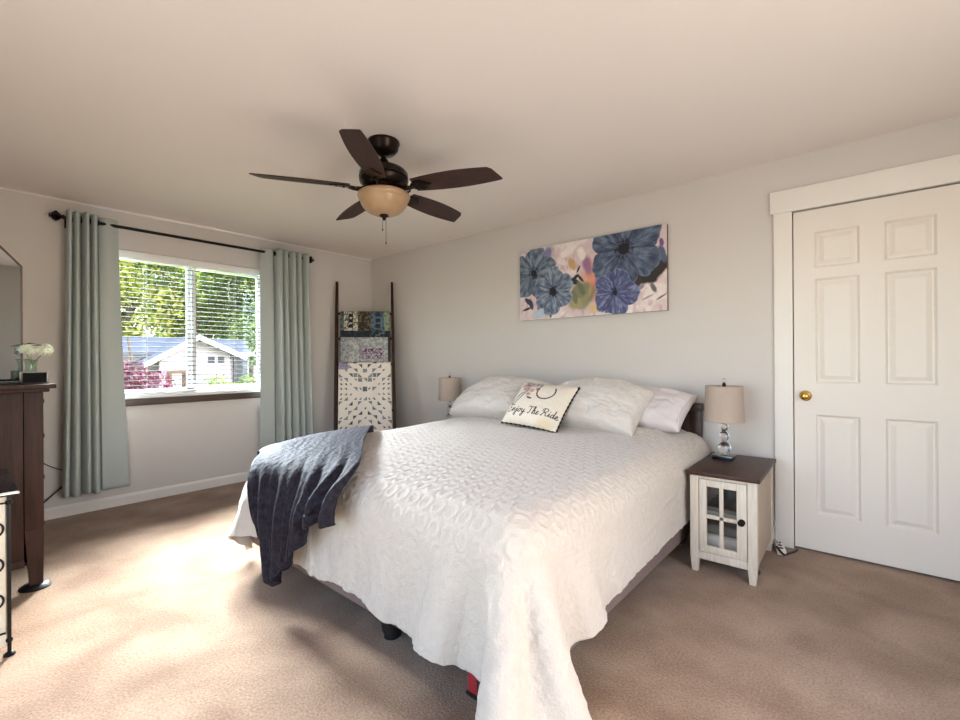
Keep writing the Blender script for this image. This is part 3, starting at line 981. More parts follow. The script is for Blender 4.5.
strokes.append((spline2([(0.26, 0.70), (0.20, 0.56), (0.13, 0.40), (0.08, 0.36), (0.07, 0.42), (0.13, 0.56), (0.20, 0.66)], 6), 0.010))
strokes.append((spline2([(0.33, 0.545), (0.37, 0.53), (0.40, 0.525)], 4), 0.016))
strokes.append((spline2([(0.45, 0.66), (0.45, 0.76), (0.47, 0.86)], 4), 0.008))
for pts, th in strokes:
    d = seg_dist(PU, PV, pts)
    colc = mixc(colc, ink, sstep(th * 1.35, th * 0.6, d))
zt = zb(2.745, -0.725)
dc, fr = pillow('decorative_cushion', 'cream cushion lettered with Enjoy the Ride, bicycle and flowers, edged in black', None, 0.490, 0.385, 0.13, (2.765, -0.715, zt + 0.012), 42, -2, M['painted'], 4, roll=-4, colors=colc, n=n, puff=0.5, pinch=0.05, wr=0.002, cat='cushion')
bm = bmesh.new()
ring_pts = []
def edge_pt(x, y):
    return fr(x * 0.245 * (1 - 0.05 * (1 - y * y) * x * x), y * 0.1925 * (1 - 0.05 * (1 - x * x) * y * y), 0)
for t in np.linspace(-1, 1, 40): ring_pts.append(edge_pt(t, -1))
for t in np.linspace(-1, 1, 40)[1:]: ring_pts.append(edge_pt(1, t))
for t in np.linspace(1, -1, 40)[1:]: ring_pts.append(edge_pt(t, 1))
for t in np.linspace(1, -1, 40)[1:-1]: ring_pts.append(edge_pt(-1, t))
k = len(ring_pts)
tube(bm, ring_pts[:80], [0.0065 + 0.0025 * math.sin(i * 1.9) for i in range(80)], 8)
obj('fringe', bm, M['piping'], dc, label='black fringe edging')

# ================================================================== NIGHTSTANDS AND LAMPS
def nightstand():
    x0, x1, y0, y1, zt = 3.815, 4.130, -0.700, -0.115, 0.545
    r = thing('nightstand', 'narrow antique white nightstand with dark top and glazed door, near the panelled door', 'nightstand', ((x0 + x1) / 2, (y0 + y1) / 2, 0), 'nightstands')
    bm = bmesh.new()
    box(bm, (x0 - 0.016, y0 - 0.018, zt - 0.022), (x1 + 0.016, y1 + 0.016, zt), 0.004)
    o = obj('table_top', bm, M['topwood'], r, label='dark brown wooden top')
    for a in (x0, x1 - 0.042):
        for b in (y0, y1 - 0.042):
            bm = bmesh.new()
            box(bm, (a, b, 0.085), (a + 0.042, b + 0.042, zt - 0.0225), 0.002)
            c = (a + 0.021, b + 0.021)
            rings(bm, [[(c[0] + sx * w, c[1] + sy * w, z) for sx, sy in ((-1, -1), (1, -1), (1, 1), (-1, 1))] for w, z in ((0.014, 0.0), (0.021, 0.085))])
            obj('leg', bm, M['antique'], r)
    obj('front_rail', B((x0 + 0.042, y0 + 0.006, 0.072), (x1 - 0.042, y0 + 0.030, 0.112), 0.002), M['antique'], r)
    obj('front_rail', B((x0 + 0.042, y0 + 0.006, zt - 0.040), (x1 - 0.042, y0 + 0.030, zt - 0.023), 0.002), M['antique'], r)
    for a in (x0 + 0.006, x1 - 0.018):
        obj('side_panel', B((a, y0 + 0.042, 0.072), (a + 0.012, y1 - 0.042, zt - 0.0225), 0.001), M['tanwood'], r)
    obj('back_panel', B((x0 + 0.042, y1 - 0.018, 0.072), (x1 - 0.042, y1 - 0.006, zt - 0.0225)), M['tanwood'], r)
    obj('shelf', B((x0 + 0.019, y0 + 0.045, 0.098), (x1 - 0.019, y1 - 0.020, 0.110)), M['tanwood'], r)
    obj('shelf', B((x0 + 0.019, y0 + 0.045, 0.292), (x1 - 0.019, y1 - 0.020, 0.304)), M['tanwood'], r)
    # door: stiles, rails and a cross of muntins
    da, db, dz0, dz1 = x0 + 0.045, x1 - 0.045, 0.115, zt - 0.042
    bm = bmesh.new()
    yf, yb = y0 + 0.002, y0 + 0.022
    box(bm, (da, yf, dz0), (da + 0.036, yb, dz1), 0.002)
    box(bm, (db - 0.046, yf, dz0), (db, yb, dz1), 0.002)
    box(bm, (da + 0.036, yf, dz0), (db - 0.046, yb, dz0 + 0.036), 0.002)
    box(bm, (da + 0.036, yf, dz1 - 0.036), (db - 0.046, yb, dz1), 0.002)
    mx = (da + 0.036 + db - 0.046) / 2
    mz = (dz0 + dz1) / 2 - 0.002
    box(bm, (mx - 0.009, yf + 0.002, dz0 + 0.036), (mx + 0.009, yb - 0.003, dz1 - 0.036), 0.001)
    box(bm, (da + 0.036, yf + 0.002, mz - 0.010), (db - 0.046, yb - 0.003, mz + 0.010), 0.001)
    d = obj('door', bm, M['antique'], r)
    obj('glass_pane', B((da + 0.034, yf + 0.010, dz0 + 0.034), (db - 0.044, yf + 0.013, dz1 - 0.034)), M['pane'], d, smooth=False)
    bm = bmesh.new()
    lathe(bm, [(0.0, 0), (0.016, 0.0), (0.014, 0.004), (0.006, 0.008), (0.006, 0.015), (0.013, 0.018), (0.016, 0.023), (0.012, 0.028), (0.0, 0.029)], (db - 0.022, yf, mz + 0.004), 20, (0, -1, 0))
    obj('knob', bm, M['blackmetal'], d, label='round black metal knob')
    r.rotation_euler.z = math.radians(1.2)
    return r

def lamp(cx, cy, z):
    r = thing('table_lamp', 'table lamp with taupe drum shade on stacked glass balls, nearer the panelled door', 'lamp', (cx, cy, z), 'bedside lamps')
    obj('base', B((cx - 0.056, cy - 0.056, z), (cx + 0.056, cy + 0.056, z + 0.026), 0.004), M['blackshine'], r, label='square black base')
    zz = z + 0.026
    for k, (rad, nm) in enumerate(((0.036, ''), (0.029, ''), (0.022, ''))):
        bm = bmesh.new()
        sphere(bm, (cx, cy, zz + rad + 0.004), rad, 28)
        obj('glass_ball', bm, M['crystal'], r, label='clear glass ball')
        bm = bmesh.new()
        cyl(bm, (cx, cy, zz), (cx, cy, zz + 0.006), 0.016, 0.013, 20)
        obj('collar', bm, M['steel'], r)
        zz += 2 * rad + 0.006
    bm = bmesh.new()
    cyl(bm, (cx, cy, zz), (cx, cy, zz + 0.05), 0.010, 0.010, 14)
    cyl(bm, (cx, cy, zz + 0.05), (cx, cy, zz + 0.10), 0.014, 0.014, 14)
    cyl(bm, (cx, cy, zz + 0.10), (cx, cy, z + 0.454), 0.003, 0.003, 8)
    obj('socket', bm, M['steel'], r)
    # shade: slightly flared drum, open both ends, with thickness
    z0, z1, ra, rb = z + 0.228, z + 0.438, 0.108, 0.101
    bm = bmesh.new()
    prof = [(ra, z0), (rb, z1), (rb - 0.003, z1), (ra - 0.003, z0)]
    rings(bm, [[(cx + rad * math.cos(2 * math.pi * k / 64), cy + rad * math.sin(2 * math.pi * k / 64), h) for k in range(64)] for rad, h in prof], closed=True)
    sh = obj('lamp_shade', bm, M['shade'], r)
    for zr, rr_ in ((z0, ra), (z1, rb)):
        bm = bmesh.new()
        torus(bm, (cx, cy, zr), rr_ - 0.001, 0.0028, seg=64, s2=6)
        obj('trim_ring', bm, M['shade'], sh)
    bm = bmesh.new()
    for k in range(3):
        a = k * 2.094
        cyl(bm, (cx, cy, z + 0.42), (cx + (rb - 0.003) * math.cos(a), cy + (rb - 0.003) * math.sin(a), z1 - 0.004), 0.002, seg=6)
    obj('shade_spider', bm, M['blackmetal'], sh)
    bm = bmesh.new()
    lathe(bm, [(0.0, 0), (0.010, 0.0), (0.006, 0.008), (0.004, 0.012)], (cx, cy, z + 0.450), 14)
    cyl(bm, (cx, cy, z + 0.415), (cx, cy, z + 0.453), 0.010, 0.010, 12)
    obj('finial_stem', bm, M['blackmetal'], r)
    bm = bmesh.new()
    sphere(bm, (cx, cy, z + 0.473), 0.013, 18)
    obj('finial', bm, M['crystal'], r, label='small glass ball finial')
    return r

ns1 = nightstand()
ns1.location.x += 0.008
lp1 = lamp(3.908, -0.285, 0.545)
ns2 = copy_tree(ns1)
ns2.location.x = 1.525
ns2['label'] = 'narrow antique white nightstand hidden behind the bed on the window side'
lp2 = copy_tree(lp1)
lp2.location = (1.545, -0.235, 0.545)
lp2['label'] = 'table lamp with taupe drum shade seen beyond the bed near the quilt ladder'

# things kept behind the glazed door
tag(obj('storage_box', B((3.850, -0.62, 0.340), (4.076, -0.40, 0.462), 0.004), M['blackpaint']), 'black box on the upper shelf inside the glazed nightstand', 'box')
for k, (z0, z1, mm, lab) in enumerate(((0.304, 0.321, 'bookgrey', 'pale grey book lying lowest under the black box in the nightstand'), (0.321, 0.340, 'greycloth', 'darker grey book lying directly under the black box in the nightstand'))):
    b = B((3.854, -0.640 + 0.012 * k, z0), (4.074, -0.44, z1), 0.002)
    tag(obj('book', b, M[mm]), lab, 'book', 'books in the nightstand')
bm = B((3.848, -0.630, 0.110), (4.076, -0.35, 0.188), 0.026, 4)
tag(obj('folded_towel', bm, M['pillowcase']), 'white folded towel on the lower shelf inside the nightstand', 'towel', 'folded towels in the nightstand')
bm = B((3.852, -0.615, 0.189), (4.074, -0.36, 0.240), 0.020, 4)
tag(obj('folded_towel', bm, M['greycloth']), 'grey folded towel lying on the white one in the nightstand', 'towel', 'folded towels in the nightstand')

# ================================================================== PAINTING
def painting():
    w, h, t = 1.272, 0.613, 0.030
    x0, z0 = 2.222, 1.494
    nx, nz = 420, 204
    u = np.linspace(0, 1, nx)[None, :] + np.zeros((nz, 1))
    v = np.linspace(0, 1, nz)[:, None] + np.zeros((1, nx))
    A = w / h
    X = u * A                                   # units of the picture's height
    n1 = fbm(X * 5, v * 5, 1, 4)
    n2 = fbm(X * 16, v * 9, 2, 3)
    col = np.ones((nz, nx, 3)) * C3(222, 202, 202)
    col = mixc(col, C3(240, 228, 226), sstep(0.45, 0.7, n1))
    col = mixc(col, C3(196, 164, 172), 0.6 * sstep(0.55, 0.8, n2))
    def blob(cx, cy, rx, ry, c, soft=0.35, rough=0.6, rot=0.0, alpha=1.0, seed=0):
        nonlocal col
        dx, dy = X - (cx + 0.175 * cx * (1 - cx)) * A, v - cy
        a, b = dx * math.cos(rot) + dy * math.sin(rot), -dx * math.sin(rot) + dy * math.cos(rot)
        d = np.hypot(a / rx, b / ry) * (1 + rough * (fbm(X * 9, v * 9, 30 + seed, 3) - 0.5))
        col = mixc(col, C3(*c), alpha * sstep(1.0, 1.0 - soft, d))
    blob(0.51, 0.50, 0.22, 0.34, (226, 150, 112), 0.8, seed=1, alpha=0.9)
    blob(0.50, 0.30, 0.10, 0.16, (232, 120, 96), 0.7, seed=2)
    blob(0.47, 0.66, 0.08, 0.17, (160, 116, 150), 0.6, seed=3, rot=0.3)
    blob(0.55, 0.42, 0.07, 0.12, (150, 96, 160), 0.6, seed=4)
    blob(0.37, 0.70, 0.06, 0.13, (206, 164, 112), 0.5, seed=5, rot=0.5)
    blob(0.44, 0.28, 0.22, 0.20, (134, 136, 108), 0.35, seed=6)
    blob(0.40, 0.17, 0.16, 0.09, (168, 158, 120), 0.5, seed=7)
    blob(0.52, 0.10, 0.15, 0.09, (224, 196, 150), 0.6, seed=8)
    blob(0.38, 0.47, 0.13, 0.05, (44, 56, 54), 0.4, seed=9, rot=-0.3)
    blob(0.41, 0.62, 0.02, 0.07, (56, 50, 50), 0.5, seed=10, rot=-0.5)
    blob(0.20, 0.90, 0.10, 0.14, (132, 132, 172), 0.6, seed=11, rot=-0.5)
    blob(0.90, 0.50, 0.26, 0.15, (50, 43, 41), 0.2, seed=12, rot=0.42)
    blob(0.79, 0.36, 0.09, 0.15, (58, 48, 48), 0.3, seed=13, rot=-0.6)
    blob(0.90, 0.90, 0.10, 0.10, (206, 150, 186), 0.6, seed=14)
    blob(0.93, 0.24, 0.15, 0.10, (236, 224, 220), 0.5, seed=15, rot=0.4)
    blob(0.91, 0.28, 0.035, 0.09, (108, 104, 106), 0.5, seed=16, rot=0.5)
    blob(0.15, 0.10, 0.17, 0.09, (190, 202, 220), 0.5, seed=17, rot=0.4)
    blob(0.08, 0.22, 0.04, 0.11, (72, 70, 96), 0.5, seed=18, rot=0.3)
    blob(0.05, 0.16, 0.10, 0.02, (52, 44, 44), 0.5, seed=19, rot=0.25)
    blob(0.225, 0.10, 0.03, 0.10, (54, 38, 54), 0.4, seed=20, rot=-0.3)
    blob(0.70, 0.05, 0.012, 0.08, (66, 44, 60), 0.4, seed=21)
    for k, (a, b, rx, ry, rot, c) in enumerate(((0.34, 0.88, 0.16, 0.07, 0.4, (242, 232, 230)), (0.30, 0.76, 0.10, 0.05, -0.5, (236, 222, 222)), (0.43, 0.83, 0.07, 0.12, 0.3, (244, 234, 228)),
                                                  (0.43, 0.36, 0.045, 0.13, 0.5, (112, 118, 92)), (0.46, 0.22, 0.05, 0.12, -0.5, (150, 148, 110)), (0.385, 0.27, 0.04, 0.12, 0.25, (124, 122, 98)), (0.49, 0.33, 0.035, 0.10, -0.2, (176, 150, 116)),
                                                  (0.39, 0.52, 0.03, 0.09, -0.9, (40, 50, 50)), (0.425, 0.50, 0.025, 0.08, 0.7, (52, 60, 56)), (0.06, 0.27, 0.04, 0.10, 0.9, (66, 62, 84)), (0.14, 0.20, 0.04, 0.10, -0.4, (110, 112, 150)), (0.19, 0.14, 0.04, 0.08, 0.7, (206, 212, 226)),
                                                  (0.83, 0.30, 0.05, 0.03, 0.6, (150, 142, 146)), (0.87, 0.17, 0.10, 0.015, 0.4, (170, 160, 160)), (0.96, 0.16, 0.08, 0.012, 0.5, (120, 112, 112)), (0.97, 0.66, 0.05, 0.12, 0.3, (88, 100, 128)), (0.965, 0.80, 0.03, 0.06, 0.2, (120, 84, 140)))):
        blob(a, b, rx, ry, c, 0.4, rot=rot, seed=50 + k)
    def flower(cx, cy, R, n, a0, base, lightc, darkc, seed, heart=0.06, sq=1.0):
        nonlocal col
        dx, dy = X - (cx + 0.175 * cx * (1 - cx)) * A, (v - cy) * sq
        r, th = np.hypot(dx, dy), np.arctan2(dy, dx)
        wob = fbm(X * 7 + seed, v * 7, seed, 3) - 0.5
        k = np.abs(np.cos(n * (th - a0) / 2 + 0.5 * wob))
        edge = R * (0.74 + 0.26 * k ** 0.5) * (1 + 0.3 * wob)
        m = sstep(1.0, 0.965, r / edge)
        # stroke texture runs along the petals
        st = fbm(th * 9 + seed, r * 5 / R, seed + 5, 3)
        c = np.ones_like(col) * C3(*base)
        c = mixc(c, C3(*lightc), 0.85 * sstep(0.50, 0.75, st))
        c = mixc(c, C3(*darkc), 0.8 * sstep(0.50, 0.25, st) + 0 * st)
        c = mixc(c, C3(*darkc), 0.75 * sstep(0.35, 0.0, k))
        c = mixc(c, C3(*lightc), 0.8 * sstep(0.93, 0.99, r / edge))
        c = mixc(c, C3(*darkc), 0.6 * sstep(0.34, 0.12, r / R))
        dots = (vnoise(X * 42, v * 42, seed) > 0.55) * sstep(heart * 1.9, heart * 1.5, r)
        c = mixc(c, C3(26, 26, 36), np.clip(sstep(heart * 1.05, heart * 0.8, r) + dots * 0.8, 0, 1))
        col = mixc(col, c, m)
    flower(0.715, 0.79, 0.48, 6, 0.5, (82, 96, 120), (116, 132, 154), (54, 60, 88), 41, 0.075)
    flower(0.655, 0.27, 0.31, 5, 1.1, (92, 100, 136), (142, 150, 190), (66, 70, 118), 42, 0.035)
    flower(0.10, 0.66, 0.38, 5, 0.2, (104, 118, 138), (146, 158, 172), (64, 76, 98), 43, 0.05)
    flower(0.235, 0.37, 0.33, 6, 1.5, (114, 128, 150), (160, 172, 188), (72, 84, 110), 44, 0.055)
    col = col * (0.92 + 0.16 * fbm(X * 40, v * 40, 77, 2))[..., None]
    root = thing('canvas_painting', 'wide canvas painting of blue flowers hung above the bed', 'painting', (x0 + w / 2, 0, z0))
    PX = x0 + u * w
    PZ = z0 + v * h
    P = np.stack([PX, -t + 0 * PX, PZ], -1)
    # the canvas wraps its stretcher
    obj('stretcher', B((x0 + 0.0005, -t + 0.0006, z0 + 0.0005), (x0 + w - 0.0005, -0.001, z0 + h - 0.0005), 0.002), M['canvas_edge'], root)
    obj('canvas', grid_mesh('canvas', P, col), M['canvas'], root, angle=180)
painting()

# ================================================================== CEILING FAN
def fan():
    cx, cy = 2.519, -1.745
    r = thing('ceiling_fan', 'five-blade dark walnut ceiling fan with amber glass bowl light', 'ceiling fan', (cx, cy, H))
    bm = bmesh.new()
    lathe(bm, [(0.0, H), (0.088, H), (0.090, H - 0.012), (0.084, H - 0.020), (0.080, H - 0.045), (0.060, H - 0.066), (0.030, H - 0.074), (0.022, H - 0.078), (0.0, H - 0.079)], (cx, cy, 0), 40)
    obj('canopy', bm, M['bronze'], r)
    bm = bmesh.new()
    cyl(bm, (cx, cy, 2.23), (cx, cy, H - 0.07), 0.0135, seg=18)
    lathe(bm, [(0.0, 2.275), (0.020, 2.275), (0.027, 2.262), (0.030, 2.245), (0.034, 2.228), (0.0, 2.228)], (cx, cy, 0), 24)
    obj('downrod', bm, M['bronze'], r)
    bm = bmesh.new()
    lathe(bm, [(0.0, 2.238), (0.040, 2.237), (0.085, 2.228), (0.118, 2.212), (0.134, 2.192), (0.136, 2.170), (0.130, 2.166), (0.136, 2.160), (0.132, 2.140), (0.112, 2.122), (0.095, 2.112), (0.085, 2.098), (0.060, 2.094), (0.0, 2.094)], (cx, cy, 0), 48)
    obj('motor_housing', bm, M['bronze'], r)
    zb_ = 2.106
    for k in range(5):
        a = math.radians(-50 + 72 * k)
        ca, sa = math.cos(a), math.sin(a)
        pit = math.radians(-13)
        def W(rad, t, z):
            tz = t * math.cos(pit)
            return Vector((cx + ca * rad - sa * tz, cy + sa * rad + ca * tz, zb_ + z + t * math.sin(pit)))
        # blade outline (radius, offset): tapered root, widest past the middle, clipped slanting tip
        ol = []
        for t in np.linspace(0, 1, 15):
            ol.append((0.185 + 0.475 * t, 0.047 + 0.026 * math.sin(math.pi * min(t * 0.80 + 0.08, 1)) ))
        tip_hi = ol[-1]
        lo = []
        for t in np.linspace(1, 0, 15):
            rr = 0.185 + 0.435 * t
            lo.append((rr, -0.045 - 0.026 * math.sin(math.pi * min(t * 0.80 + 0.08, 1))))
        poly = ol + [(0.674, 0.052), (0.668, 0.034), (0.640, -0.036)] + lo
        bm = bmesh.new()
        th = 0.006
        topv = [bm.verts.new(W(p[0], p[1], th)) for p in poly]
        botv = [bm.verts.new(W(p[0], p[1], 0)) for p in poly]
        nn = len(poly)
        for i in range(nn):
            bm.faces.new((topv[i], topv[(i + 1) % nn], botv[(i + 1) % nn], botv[i]))
        ft, fb = bm.faces.new(topv), bm.faces.new(list(reversed(botv)))
        uvl = bm.loops.layers.uv.new('UVMap')
        look = {}
        for i, p in enumerate(poly):
            look[topv[i]] = p
            look[botv[i]] = p
        for f in bm.faces:
            for lp in f.loops:
                p = look[lp.vert]
                lp[uvl].uv = (p[0] + k, p[1])
        bl_ = obj('blade', bm, M['blade'], r, angle=30)
        # scrolled blade iron
        bm = bmesh.new()
        def plate(pts, z0, z1):
            a_ = [bm.verts.new(W(p[0], p[1], z0)) for p in pts]
            b_ = [bm.verts.new(W(p[0], p[1], z1)) for p in pts]
            m_ = len(pts)
            for i in range(m_):
                bm.faces.new((a_[i], a_[(i + 1) % m_], b_[(i + 1) % m_], b_[i]))
            bm.faces.new(a_); bm.faces.new(list(reversed(b_)))
        plate([(0.170, -0.016), (0.200, -0.040), (0.235, -0.042), (0.262, -0.020), (0.290, 0.0), (0.262, 0.020), (0.235, 0.042), (0.200, 0.040), (0.170, 0.016)], -0.006, -0.0005)
        tube(bm, [W(0.075, 0, 0.010), W(0.10, 0, 0.0), W(0.13, 0, -0.012), W(0.16, 0, -0.010), W(0.19, 0, -0.005)], [0.014, 0.014, 0.012, 0.012, 0.010], 10)
        for s_ in (-1, 1):
            pts = [W(0.115 + 0.035 * math.cos(q), s_ * (0.022 + 0.020 * math.sin(q)), -0.008) for q in np.linspace(-2.6, 2.2, 14)]
            tube(bm, pts, 0.006, 8)
        obj('blade_iron', bm, M['bronze'], r)
        for p in ((0.215, -0.024), (0.215, 0.024), (0.255, 0.0)):
            bm = bmesh.new()
            cyl(bm, W(p[0], p[1], -0.0062), W(p[0], p[1], -0.010), 0.006, 0.004, 10)
            obj('screw', bm, M['bronze'], bl_)
    # switch housing and light bowl
    bm = bmesh.new()
    lathe(bm, [(0.0, 2.094), (0.070, 2.094), (0.078, 2.088), (0.080, 2.070), (0.074, 2.064), (0.0, 2.064)], (cx, cy, 0), 36)
    obj('light_fitter', bm, M['bronze'], r)
    bm = bmesh.new()
    lathe(bm, [(0.080, 2.076), (0.134, 2.082), (0.142, 2.076), (0.145, 2.064), (0.139, 2.050), (0.134, 2.046), (0.131, 2.038), (0.126, 2.020), (0.112, 1.998), (0.090, 1.980), (0.062, 1.968), (0.030, 1.963), (0.004, 1.962)], (cx, cy, 0), 56)
    obj('glass_bowl', bm, M['amber'], r, label='amber frosted glass bowl')
    bm = bmesh.new()
    lathe(bm, [(0.0, 1.965), (0.024, 1.963), (0.027, 1.957), (0.018, 1.951), (0.009, 1.946), (0.010, 1.940), (0.005, 1.934), (0.0, 1.932)], (cx, cy, 0), 24)
    obj('bowl_finial', bm, M['bronze'], r)
    for dx, ln in ((0.010, 0.13), (-0.008, 0.055)):
        bm = bmesh.new()
        p = Vector((cx + dx * 0.76, cy + dx * 0.65, 1.944))
        cyl(bm, p, p - Vector((0, 0, ln)), 0.0013, seg=6)
        lathe(bm, [(0.0, 0), (0.0032, -0.002), (0.0036, -0.012), (0.0, -0.016)], p - Vector((0, 0, ln)), 10)
        obj('pull_chain', bm, M['chain'], r)
fan()

# ================================================================== QUILT LADDER AND QUILTS
LT, RT = Vector((0.055, -0.500, 2.035)), Vector((0.475, -0.066, 2.030))
lu = (RT - LT); lu.z = 0; LW = lu.length; lu.normalize()
lnn = Vector((lu.y, -lu.x, 0))              # out into the room
LEAN = 0.50
ldn = (lnn * LEAN + lu * 0.075 - Vector((0, 0, 2.03)))
LLEN = ldn.length
ldn.normalize()
lout = lu.cross(ldn)
if lout.dot(lnn) < 0:
    lout = -lout
def LP(a, s, o=0.0):
    """a along the rungs, s metres down the rails, o off the ladder's plane"""
    return LT + lu * a + ldn * s + lout * o
lad = thing('blanket_ladder', 'dark slim wooden ladder leaning into the room corner', 'ladder', tuple(LP(LW / 2, LLEN * 0.999)), None)
for a in (0.0, LW):
    bm = bmesh.new()
    L_ = LLEN - 0.01
    sec = []
    for s_, wa, wo in ((0.0, 0.008, 0.010), (0.01, 0.0125, 0.014), (0.25, 0.0135, 0.028), (L_, 0.0145, 0.036)):
        sec.append([LP(a - wa, s_, -wo), LP(a + wa, s_, -wo), LP(a + wa, s_, wo), LP(a - wa, s_, wo)])
    rings(bm, sec)
    obj('rail', bm, M['darkwood'], lad)
zs_of = lambda z: (2.03 - z) / (-ldn.z)
rung_z = (1.665, 1.385, 1.105, 0.62, 0.25)
for z in rung_z:
    bm = bmesh.new()
    cyl(bm, LP(-0.002, zs_of(z)), LP(LW + 0.002, zs_of(z)), 0.014, seg=14)
    obj('rung', bm, M['darkwood'], lad)

def tri_mask(fx, fy, kind):
    if kind == 0: return fx + fy < 1
    if kind == 1: return fx > fy
    if kind == 2: return fx + fy > 1
    return fx < fy

def quilt(name, label, rz, a0, a1, front, back, off, colorfn, seed, w=230, hpx=None):
    """cloth over a rung: front drop, fold over the rung, back drop"""
    s0 = zs_of(rz)
    rad = 0.014 + 0.004 + off
    nu = w
    prof = []            # (s, o, v) v = metres below the fold on the front
    nf = max(40, int(front / (a1 - a0) * w * 0.9))
    for t in np.linspace(front, 0, nf):
        o = rad + 0.010 * (t / max(front, 0.01)) * 0.6
        prof.append((s0 + t, o, t))
    for q in np.linspace(0, math.pi, 9)[1:]:
        prof.append((s0 - rad * math.sin(q), rad * math.cos(q), -rad * q))
    for t in np.linspace(0, back, 20)[1:]:
        prof.append((s0 + t, -rad, -rad * math.pi - t))
    nv = len(prof)
    P = np.zeros((nv, nu, 3))
    Vv = np.zeros((nv, nu)); Uu = np.zeros((nv, nu))
    for j, (s_, o, t) in enumerate(prof):
        for i in range(nu):
            uu_ = i / (nu - 1)
            a = a0 + (a1 - a0) * uu_
            rip = 0.004 * math.sin(uu_ * 9 + seed) * min(1, max(0, t) * 3) + 0.003 * math.sin(uu_ * 23 + seed * 2) * min(1, max(0, t) * 4)
            P[j, i] = LP(a, s_, o + (rip + 0.003 if o > 0 else 0))
            Vv[j, i] = t
            Uu[j, i] = uu_ * (a1 - a0)
    col = colorfn(Uu, Vv, a1 - a0)
    o = obj(name, grid_mesh(name, P, col), M['painted'], angle=180)
    s = o.modifiers.new('solidify', 'SOLIDIFY')
    s.thickness = 0.006
    s.offset = 0
    tag(o, label, 'quilt', 'quilts on the ladder')
    return o

def speck(U, V, sc, seed, th=0.55):
    return sstep(th - 0.05, th + 0.05, fbm(U * sc, V * sc, seed, 2))

def q_top(U, V, W_):
    f = U / W_
    col = np.ones(U.shape + (3,)) * C3(56, 66, 72)
    col = mixc(col, C3(110, 124, 128), speck(U, V, 70, 1))
    a = V < 0.205
    m = a & (f > 0.07) & (f < 0.35)
    c = mixc(np.ones_like(col) * C3(206, 204, 190), C3(90, 92, 74), speck(U, V, 90, 2, 0.52))
    sq = (np.abs(f - 0.21) < 0.045) & (((V - 0.012) % 0.062) < 0.038) & (V < 0.19)
    c = mixc(c, C3(34, 36, 34), sq * 1.0)
    col = np.where(m[..., None], c, col)
    m = a & (f >= 0.35) & (f < 0.61)
    c = mixc(np.ones_like(col) * C3(52, 48, 40), C3(112, 100, 78), speck(U, V, 60, 3, 0.56))
    col = np.where(m[..., None], c, col)
    m = a & (f >= 0.61) & (f < 0.89)
    c = mixc(np.ones_like(col) * C3(96, 116, 130), C3(58, 74, 90), speck(U, V, 45, 4))
    c = mixc(c, C3(38, 46, 60), ((np.abs(f - 0.76) < 0.05) & ((V % 0.065) < 0.045)) * 1.0)
    col = np.where(m[..., None], c, col)
    m = a & (f >= 0.89)
    c = mixc(np.ones_like(col) * C3(150, 164, 140), C3(104, 120, 100), speck(U, V, 80, 5))
    col = np.where(m[..., None], c, col)
    b = (V >= 0.205)
    c = mixc(np.ones_like(col) * C3(30, 38, 46), C3(84, 98, 104), (speck(U, V, 50, 6, 0.6)) * ((f > 0.6) + 0.25))
    return np.where(b[..., None], c, col)

def q_mid(U, V, W_):
    f = U / W_
    c = mixc(np.ones(U.shape + (3,)) * C3(150, 154, 154), C3(190, 192, 190), speck(U, V, 60, 11))
    left = mixc(c * 0 + C3(166, 170, 172), C3(106, 110, 112), speck(U, V, 110, 12, 0.58))
    c = np.where(((f < 0.19) | ((f < 0.38) & (V < 0.03)))[..., None], left, c)
    pur = (f > 0.42) & (f < 0.84) & (V > 0.12) & (V < 0.235)
    p = mixc(c * 0 + C3(142, 130, 146), C3(84, 66, 92), speck(U, V, 55, 13))
    p = mixc(p, C3(206, 190, 200), speck(U, V, 75, 14, 0.66))
    c = np.where(pur[..., None], p, c)
    c = mixc(c, C3(104, 108, 112), ((np.abs(f - 0.40) < 0.008) | (np.abs(f - 0.86) < 0.008)) * 0.7)
    c = np.where(((f < 0.015) | (f > 0.955))[..., None], C3(44, 50, 56) + 0 * c, c)
    return c

